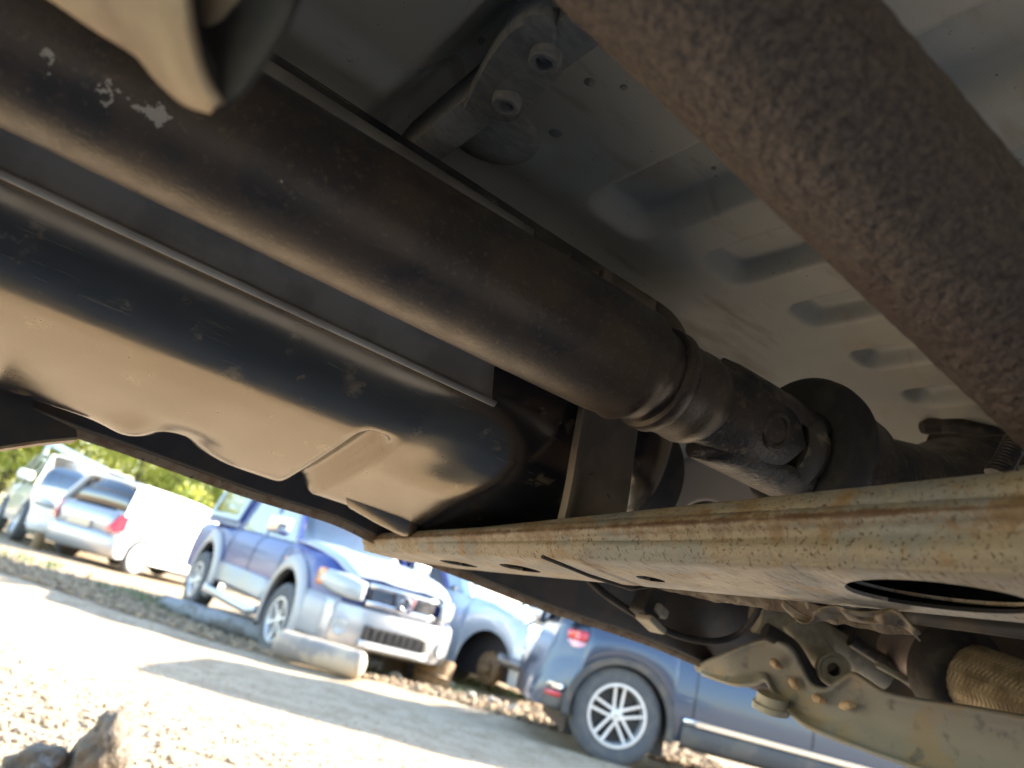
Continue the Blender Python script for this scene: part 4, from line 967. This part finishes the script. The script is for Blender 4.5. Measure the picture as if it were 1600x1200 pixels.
# ---- white car at the left edge, front wheel and sunlit nose
wcx = empty('parked_car', label='white car at the far left edge of the row, sun on its bonnet', category='car', group='cars parked in the yard')
zt = lerp_tab([(-2.3, .95), (-1.9, 1.02), (.7, 1.0), (.95, 1.0), (1.8, .90), (2.05, .75), (2.1, .55)])
hw = lerp_tab([(-2.3, .7), (-2.0, .84), (1.5, .86), (1.9, .76), (2.1, .5)])
body_loft(arches(-2.3, 2.1, (-1.35, 1.28), .40, .30, zt, hw, n=18, zw=.34), [(0, .97), (.2, .99), (.55, 1.0), (.8, .98), (1, .9)], .05).out('body', 'white', wcx, angle=30)
greenhouse(wcx, [(1.0, .30), (.0, -.05), (-1.0, -1.0), (-1.9, -1.75)], .80, .64, 1.0, 1.62, 'white', 'glass', .05)
for a in (-1.35, 1.28):
    for s in (-1, 1): wheel(wcx, a, s*.78, .34, .21, s, 5, False, rr=.66)
G = []
for y in np.linspace(-.78, .78, 13):
    o = .22*(abs(y)/.78)**3
    G.append([Vector((2.02-o, y, .24)), Vector((2.14-o, y, .28)), Vector((2.18-o, y, .40)), Vector((2.17-o, y, .55)), Vector((2.08-o, y, .60))])
MB().grid(G).out('bumper', 'white', wcx, thick=.02, angle=60)
for s in (-1, 1):
    MB().box((.85, s*.98, 1.12), (.12, .24, .17)).out('mirror', 'white', wcx, bevel=.04)
    MB().grid([[Vector((x, s*k, .66)), Vector((x, s*(k+.01), .80))] for x, k in ((1.78, .80), (1.95, .72), (2.10, .55))]).out('headlight', 'lamp', wcx, thick=.03)
under(wcx, -2.1, 1.9, .58, .3, .9)
for s in (-.36, .36): MB().box((-.1, s, 1.12), (.14, .42, .5)).out('seat', 'cream', wcx, bevel=.05)
place(wcx, (1.28*1.2, -.885*1.2, 0), 10, 842, .0, math.atan2(-.80, .60)); wcx.scale = (1.2, 1.2, 1.12)

# ---- pale silver-blue car missing its front wheel
pb = empty('wrecked_car', label='pale silver-blue car missing its front wheel and nose, right behind the pickup bonnet', category='car', group='cars parked in the yard')
zt = lerp_tab([(-2.3, .9), (-1.9, 1.0), (.5, .98), (.8, .98), (1.2, .95), (1.62, .86), (1.72, .78)])
hw = lerp_tab([(-2.3, .7), (-1.9, .84), (1.3, .85), (1.72, .80)])
body_loft(arches(-2.3, 1.72, (-1.35, 1.25), .36, .26, zt, hw, n=20, zw=.33), [(0, .97), (.2, .99), (.5, 1.0), (.78, .985), (1, .92)], .04).out('body', 'paleblue', pb, angle=30)
greenhouse(pb, [(.85, .30), (-.10, -.08), (-1.0, -.98), (-1.8, -1.6)], .80, .64, .98, 1.56, 'paleblue', 'glass', .06)
for a in (-1.35,):
    for s in (-1, 1): wheel(pb, a, s*.76, .31, .20, s, 6)
MB().lathe((1.25, -.55, .36), (0, -1, 0), [(0, .16), (.10, .15), (.12, .06), (.18, .055), (.185, 0)], 28).out('brake_drum', 'hub', pb)
MB().grid([[Vector((1.72+.05*t, -.80+.10*t, .70-.42*t)), Vector((1.80+.06*t, -.74+.10*t, .68-.42*t)), Vector((1.86+.04*t, -.60+.08*t, .64-.42*t))] for t in np.linspace(0, 1, 6)]).out('inner_wing', 'white', pb, thick=.02)
under(pb, -2.0, 1.5, .55, .26, .9)
for s in (-.36, .36):
    for x in (0, -.85): MB().box((x, s, 1.05), (.16, .42, .55)).out('seat', 'seat', pb, bevel=.06)
place(pb, (1.25, -.86, 0), 738, 1083, -.04, radians(-33)); pb.location.z -= .14; pb.scale = (1, 1, 1.22)

# ---- stripped wreck with its engine bare, and a pale blue car behind it
sw = empty('stripped_car', label='stripped car front with bare engine between the pale car and the dark blue SUV', category='wreck')
random.seed(3)
MB().box((0, 0, .55), (.5, .62, .42)).out('engine_block', 'engine', sw, bevel=.05)
MB().box((.02, .02, .82), (.42, .30, .12)).out('cam_cover', 'darkplastic', sw, bevel=.04)
MB().lathe((.1, -.42, .62), (0, -1, 0), [(0, .12), (.10, .12), (.12, .09), (.16, .05), (.165, 0)], 24).out('alternator', 'engine', sw)
MB().lathe((-.2, -.40, .42), (0, -1, 0), [(0, .10), (.05, .10), (.055, .07), (.10, .07)], 24).out('pulley', 'cast', sw)
for k in range(5):
    a = Vector((random.uniform(-.3, .3), -.45, random.uniform(.35, .9))); MB().tube(cr([a, a+Vector((.15, -.08, .1)), a+Vector((.3, 0, -.12)), a+Vector((.36, .1, -.3))], 6), .022, 10).out('hose', 'rubber' if k % 2 else 'cast', sw)
MB().box((.35, 0, .62), (.06, .9, .5)).out('radiator', 'darkplastic', sw, smooth=False)
MB().tube([(-.5, -.6, .98), (0, -.55, 1.0), (.45, -.5, .95)], .045, 10).out('top_rail', 'white', sw)
MB().tube([(-.5, -.6, .42), (0, -.6, .36), (.5, -.55, .30)], .06, 10).out('chassis_rail', 'engine', sw)
MB().box((-.1, -.5, .92), (.20, .12, .12)).out('reservoir', 'cream', sw, bevel=.03)
MB().tube([(.12, -.62, .60), (.10, -.60, .30), (.16, -.58, .10)], .05, 10).out('strut', 'cast', sw)
g0 = on_ground(835, 1112, 0); sw.location = (g0.x+.12, g0.y+1.1, gz(g0.x, g0.y+.8)); sw.rotation_euler = (0, 0, radians(-8))
bc = empty('parked_car', label='pale blue car behind the stripped wreck, only its sunlit windscreen and roof in sight', category='car', group='cars parked in the yard')
zt = lerp_tab([(-2.2, .9), (-1.8, 1.0), (.7, .98), (1.9, .85), (2.1, .6)]); hw = lerp_tab([(-2.2, .7), (-1.8, .84), (1.6, .85), (2.1, .5)])
body_loft(arches(-2.2, 2.1, (-1.3, 1.3), .37, .28, zt, hw, n=14, zw=.33), [(0, .97), (.3, 1.0), (.8, .985), (1, .92)], .04).out('body', 'paleblue', bc, angle=30)
greenhouse(bc, [(.95, .25), (-.05, -.05), (-1.0, -.98), (-1.8, -1.6)], .80, .64, .98, 1.52, 'paleblue', 'glass', .05)
for a in (-1.3, 1.3):
    for s in (-1, 1): wheel(bc, a, s*.76, .32, .20, s, 6)
under(bc, -2.0, 1.9, .55)
bc.location = (.55, 11.6, 0); bc.rotation_euler = (0, 0, radians(-70))

# ---- things on the ground
def tyre_obj(x, y, z, r, wd, ax, mt, label):
    o = MB().lathe(-Vector(ax).normalized()*wd/2, ax, [(0, r*.60), (.01, r*.8), (.03, r*.95), (.06, r), (wd-.06, r), (wd-.03, r*.95), (wd-.01, r*.8), (wd, r*.60), (wd*.5, r*.55), (0, r*.60)], 48, caps=(False, False)).out('loose_tyre', mt, None, angle=60)
    o.location = (x, y, z); o['label'] = label; o['category'] = 'tyre'; return o
g0 = on_ground(500, 1040, 0)
# long rounded block lying in front of the pickup
G = []
for i in range(33):
    t = i/32; x = -.42+.84*t; q = min(t, 1-t)*.84; e = .12 if q > .07 else .05+.07*sqrt(max(0, 1-((.07-q)/.07)**2))
    G.append([Vector((x, e*cos(a), .13+e*sin(a)+.003*nz((x*5, cos(a), sin(a))))) for a in np.linspace(0, 2*pi, 28, endpoint=False)])
lb = MB().grid(G, closed_v=True, cap0=True, cap1=True).out('parking_block', 'tan_tyre', None, angle=180, label='long rounded dusty block lying before the front wheel of the blue pickup', category='block')
g0 = on_ground(490, 1050, -.05); lb.location = (g0.x, g0.y, gz(g0.x, g0.y)); lb.rotation_euler = (0, 0, radians(-6))
G = [[Vector((-.75+1.5*t, .10*cos(a), .10+.10*sin(a))) for a in np.linspace(0, 2*pi, 14, endpoint=False)] for t in (0, .3, .6, 1)]
lg = MB().grid(G, closed_v=True, cap0=True, cap1=True).out('log', 'concrete', None, label='grey log lying on the ground beside the blue pickup', category='log')
g0 = on_ground(335, 972, 0); lg.location = (g0.x, g0.y, gz(g0.x, g0.y)); lg.rotation_euler = (0, 0, radians(-22))
dr = MB().lathe((0, 0, 0), (0, .15, 1), [(0, .17), (.02, .19), (.12, .20), (.13, .215), (.15, .20), (.30, .21), (.31, .19), (.26, .17)], 36).out('rusty_drum', 'hub', None, label='rusty brake drum on the ground under the pickup bumper', category='drum')
g0 = on_ground(672, 1068, 0); dr.location = (g0.x, g0.y, gz(g0.x, g0.y)-.02)
st_ = MB().lathe((0, 0, 0), (0, 0, 1), [(0, .16), (.1, .15), (.25, .14), (.34, .15)], 24).out('wooden_stump', 'bark', None, label='dark stump propping the front of the blue pickup', category='stump')
g0 = on_ground(612, 1060, -.05); st_.location = (g0.x, g0.y+.25, gz(g0.x, g0.y)-.02)
g0 = on_ground(160, 1200, 0)
c1 = on_ground(148, 1185, 0)
c1 = on_ground(140, 1236, 0)
rock('mud_clod', c1.x, c1.y, (.075, .10, .125), 'clod', 'brown weathered clod with a rounded crest on the gravel at lower left', 'clod', 2, .25)
rock('mud_clod', c1.x-.13, c1.y-.04, (.08, .07, .05), 'clod', 'low flat brown clod at the foot of the tall clod', 'clod', 5, .35)
rock('rounded_stone', *on_ground(615, 1066, -.05).xy, (.07, .06, .05), 'stone', 'pale rounded stone in front of the rusty drum', seed=4)
rock('rounded_stone', *on_ground(735, 1092, 0).xy, (.06, .06, .045), 'stone', 'tan stone under the front of the pale silver-blue car', seed=7)
rock('rounded_stone', *on_ground(768, 1103, 0).xy, (.08, .06, .05), 'stone', 'cream stone between the pale car and the track', seed=9)
rock('rounded_stone', *on_ground(800, 1116, 0).xy, (.06, .05, .045), 'stone', 'small stone left of the SUV bumper', seed=11)
rock('rounded_stone', *on_ground(700, 1068, 0).xy, (.09, .06, .04), 'stone', 'blue-grey stone right of the rusty drum', seed=12)
st2 = MB().lathe((0, 0, 0), (0, 0, 1), [(0, .11), (.1, .10), (.3, .095)], 20).out('timber_block', 'hub', None, label='brown timber block under the white car at the left', category='block')
g0 = on_ground(58, 850, .1); st2.location = (g0.x, g0.y, gz(g0.x, g0.y))
# pale rail behind the left-hand cars
rr_ = empty('rail_fence', (-13.5, 17.6, 0), 0, label='pale blue horizontal rail behind the white car and the hatchback', category='rail')
rr_.location = (-10.6, 18.45, 0)
MB().tube([(0, 0, 2.25), (2.9, .2, 1.66)], .075, 12).out('rail', 'rail', rr_)
MB().tube([(2.85, .2, -.2), (2.85, .2, 1.7)], .05, 10).out('post', 'rail', rr_)
MB().tube([(.05, 0, -.2), (.05, 0, 2.2)], .05, 10).out('post', 'rail', rr_)

# ================================================================== TREES AND BUSHES
def leafcloud(name, centers, n, size, mt, parent, rng):
    C_ = np.array(centers); k = rng.randint(0, len(C_), n)
    d = rng.randn(n, 3); d /= np.linalg.norm(d, axis=1)[:, None]; r = rng.rand(n, 1)**.45
    P = C_[k, :3]+d*r*C_[k, 3:4]*np.array([1, 1, .85])
    a = rng.randn(n, 3); a /= np.linalg.norm(a, axis=1)[:, None]; b = np.cross(a, rng.randn(n, 3)); b /= np.linalg.norm(b, axis=1)[:, None]
    s = size*(.6+.8*rng.rand(n, 1)); V = np.stack([P-a*s, P-b*s*.45, P+a*s, P+b*s*.45], 1).reshape(-1, 3)
    me = bpy.data.meshes.new(name); me.vertices.add(len(V)); me.vertices.foreach_set('co', V.ravel()); me.loops.add(len(V)); me.loops.foreach_set('vertex_index', np.arange(len(V)))
    me.polygons.add(n); me.polygons.foreach_set('loop_start', np.arange(n)*4); me.polygons.foreach_set('loop_total', np.full(n, 4)); me.update(); me.validate()
    me.materials.append(M[mt]); o = bpy.data.objects.new(name, me); return link(o, parent)
def tree(x, y, h, r, mt, label, seed, n=9000, size=.10, group=None):
    rng = np.random.RandomState(seed); random.seed(seed)
    t = empty('bushy_tree', (x, y, -.1), 0, label=label, category='tree')
    if group: t['group'] = group
    mb = MB(); mb.tube(cr([(0, 0, 0), (.1, .05, h*.3), (-.05, .1, h*.6), (.05, 0, h*.85)], 5), [.16*(1-.8*i/15)*h/5 for i in range(16)], 10)
    for k in range(6):
        a = rng.rand()*6.28; z = h*(.15+.5*rng.rand()); mb.tube([(0, 0, z), (cos(a)*r*.4, sin(a)*r*.4, z+h*.12), (cos(a)*r*.8, sin(a)*r*.8, z+h*.22)], [.05*h/5, .035*h/5, .012*h/5], 8)
    mb.out('trunk', 'bark', t)
    cs = [(rng.randn()*r*.42, rng.randn()*r*.42, h*(.12+.80*rng.rand()), r*(.22+.22*rng.rand())) for _ in range(26)]
    leafcloud('crown', cs, n, size, mt, t, rng); return t
spec = [(-19, 25, 6.5, 3.2, 'leaf', 'sunlit yellow-green tree at the far left behind the white car'), (-14.8, 24.2, 5.2, 3.0, 'leaf', 'bright yellow-green bush between the white car and the hatchback'),
        (-11.4, 25.5, 5.6, 3.0, 'leaf', 'yellow-green tree right above the hatchback roof'), (-8.0, 24.5, 5.0, 2.6, 'leaf', 'lower green bush past the front of the hatchback'),
        (-5.0, 26, 6.2, 3.0, 'leaf2', 'dark green tree behind the canopy of the pickup'), (-1.4, 25, 5.6, 3.0, 'leaf2', 'dark tree behind the cab of the pickup'), (2.2, 26, 6.0, 3.2, 'leaf2', 'dark tree behind the pale blue car'),
        (6.5, 25, 6, 3.2, 'leaf2', 'dark tree far behind the SUV tail'), (-17, 29, 7.5, 3.6, 'leaf', 'tall yellow-green tree in the second row at left'), (-12.5, 30, 8, 3.8, 'leaf', 'tall yellow-green tree in the second row behind the hatchback'), (11, 26, 6.5, 3.4, 'leaf2', 'dark tree at the right, beyond the SUV'), (-24, 26, 7, 3.6, 'leaf', 'green tree beyond the left edge of the yard')]
for i, (x, y, h, r, mt, lb_) in enumerate(spec): tree(x, y, h, r, mt, lb_, 20+i, group='trees behind the yard')
def tufts(rng): 
    x = -7+9*rng.rand(); return x, edge(x)+.8+rng.rand()*3
rng = np.random.RandomState(5); V = []; Fc = []
for k in range(900):
    x, y = tufts(rng); 
    if nz((x*.8, y*.8, 7)) < .05: continue
    for j in range(6):
        a = rng.rand()*6.28; hgt = .04+.08*rng.rand(); bx = x+.05*rng.randn(); by = y+.05*rng.randn(); z = gz(bx, by); n0 = len(V)
        V += [(bx-.006*cos(a), by-.006*sin(a), z), (bx+.006*cos(a), by+.006*sin(a), z), (bx+.03*rng.randn(), by+.03*rng.randn(), z+hgt)]; Fc.append((n0, n0+1, n0+2))
mesh_obj('grass', V, Fc, 'grass', None, smooth=False, kind='stuff', label='thin green grass tufts around the parked cars', category='grass')
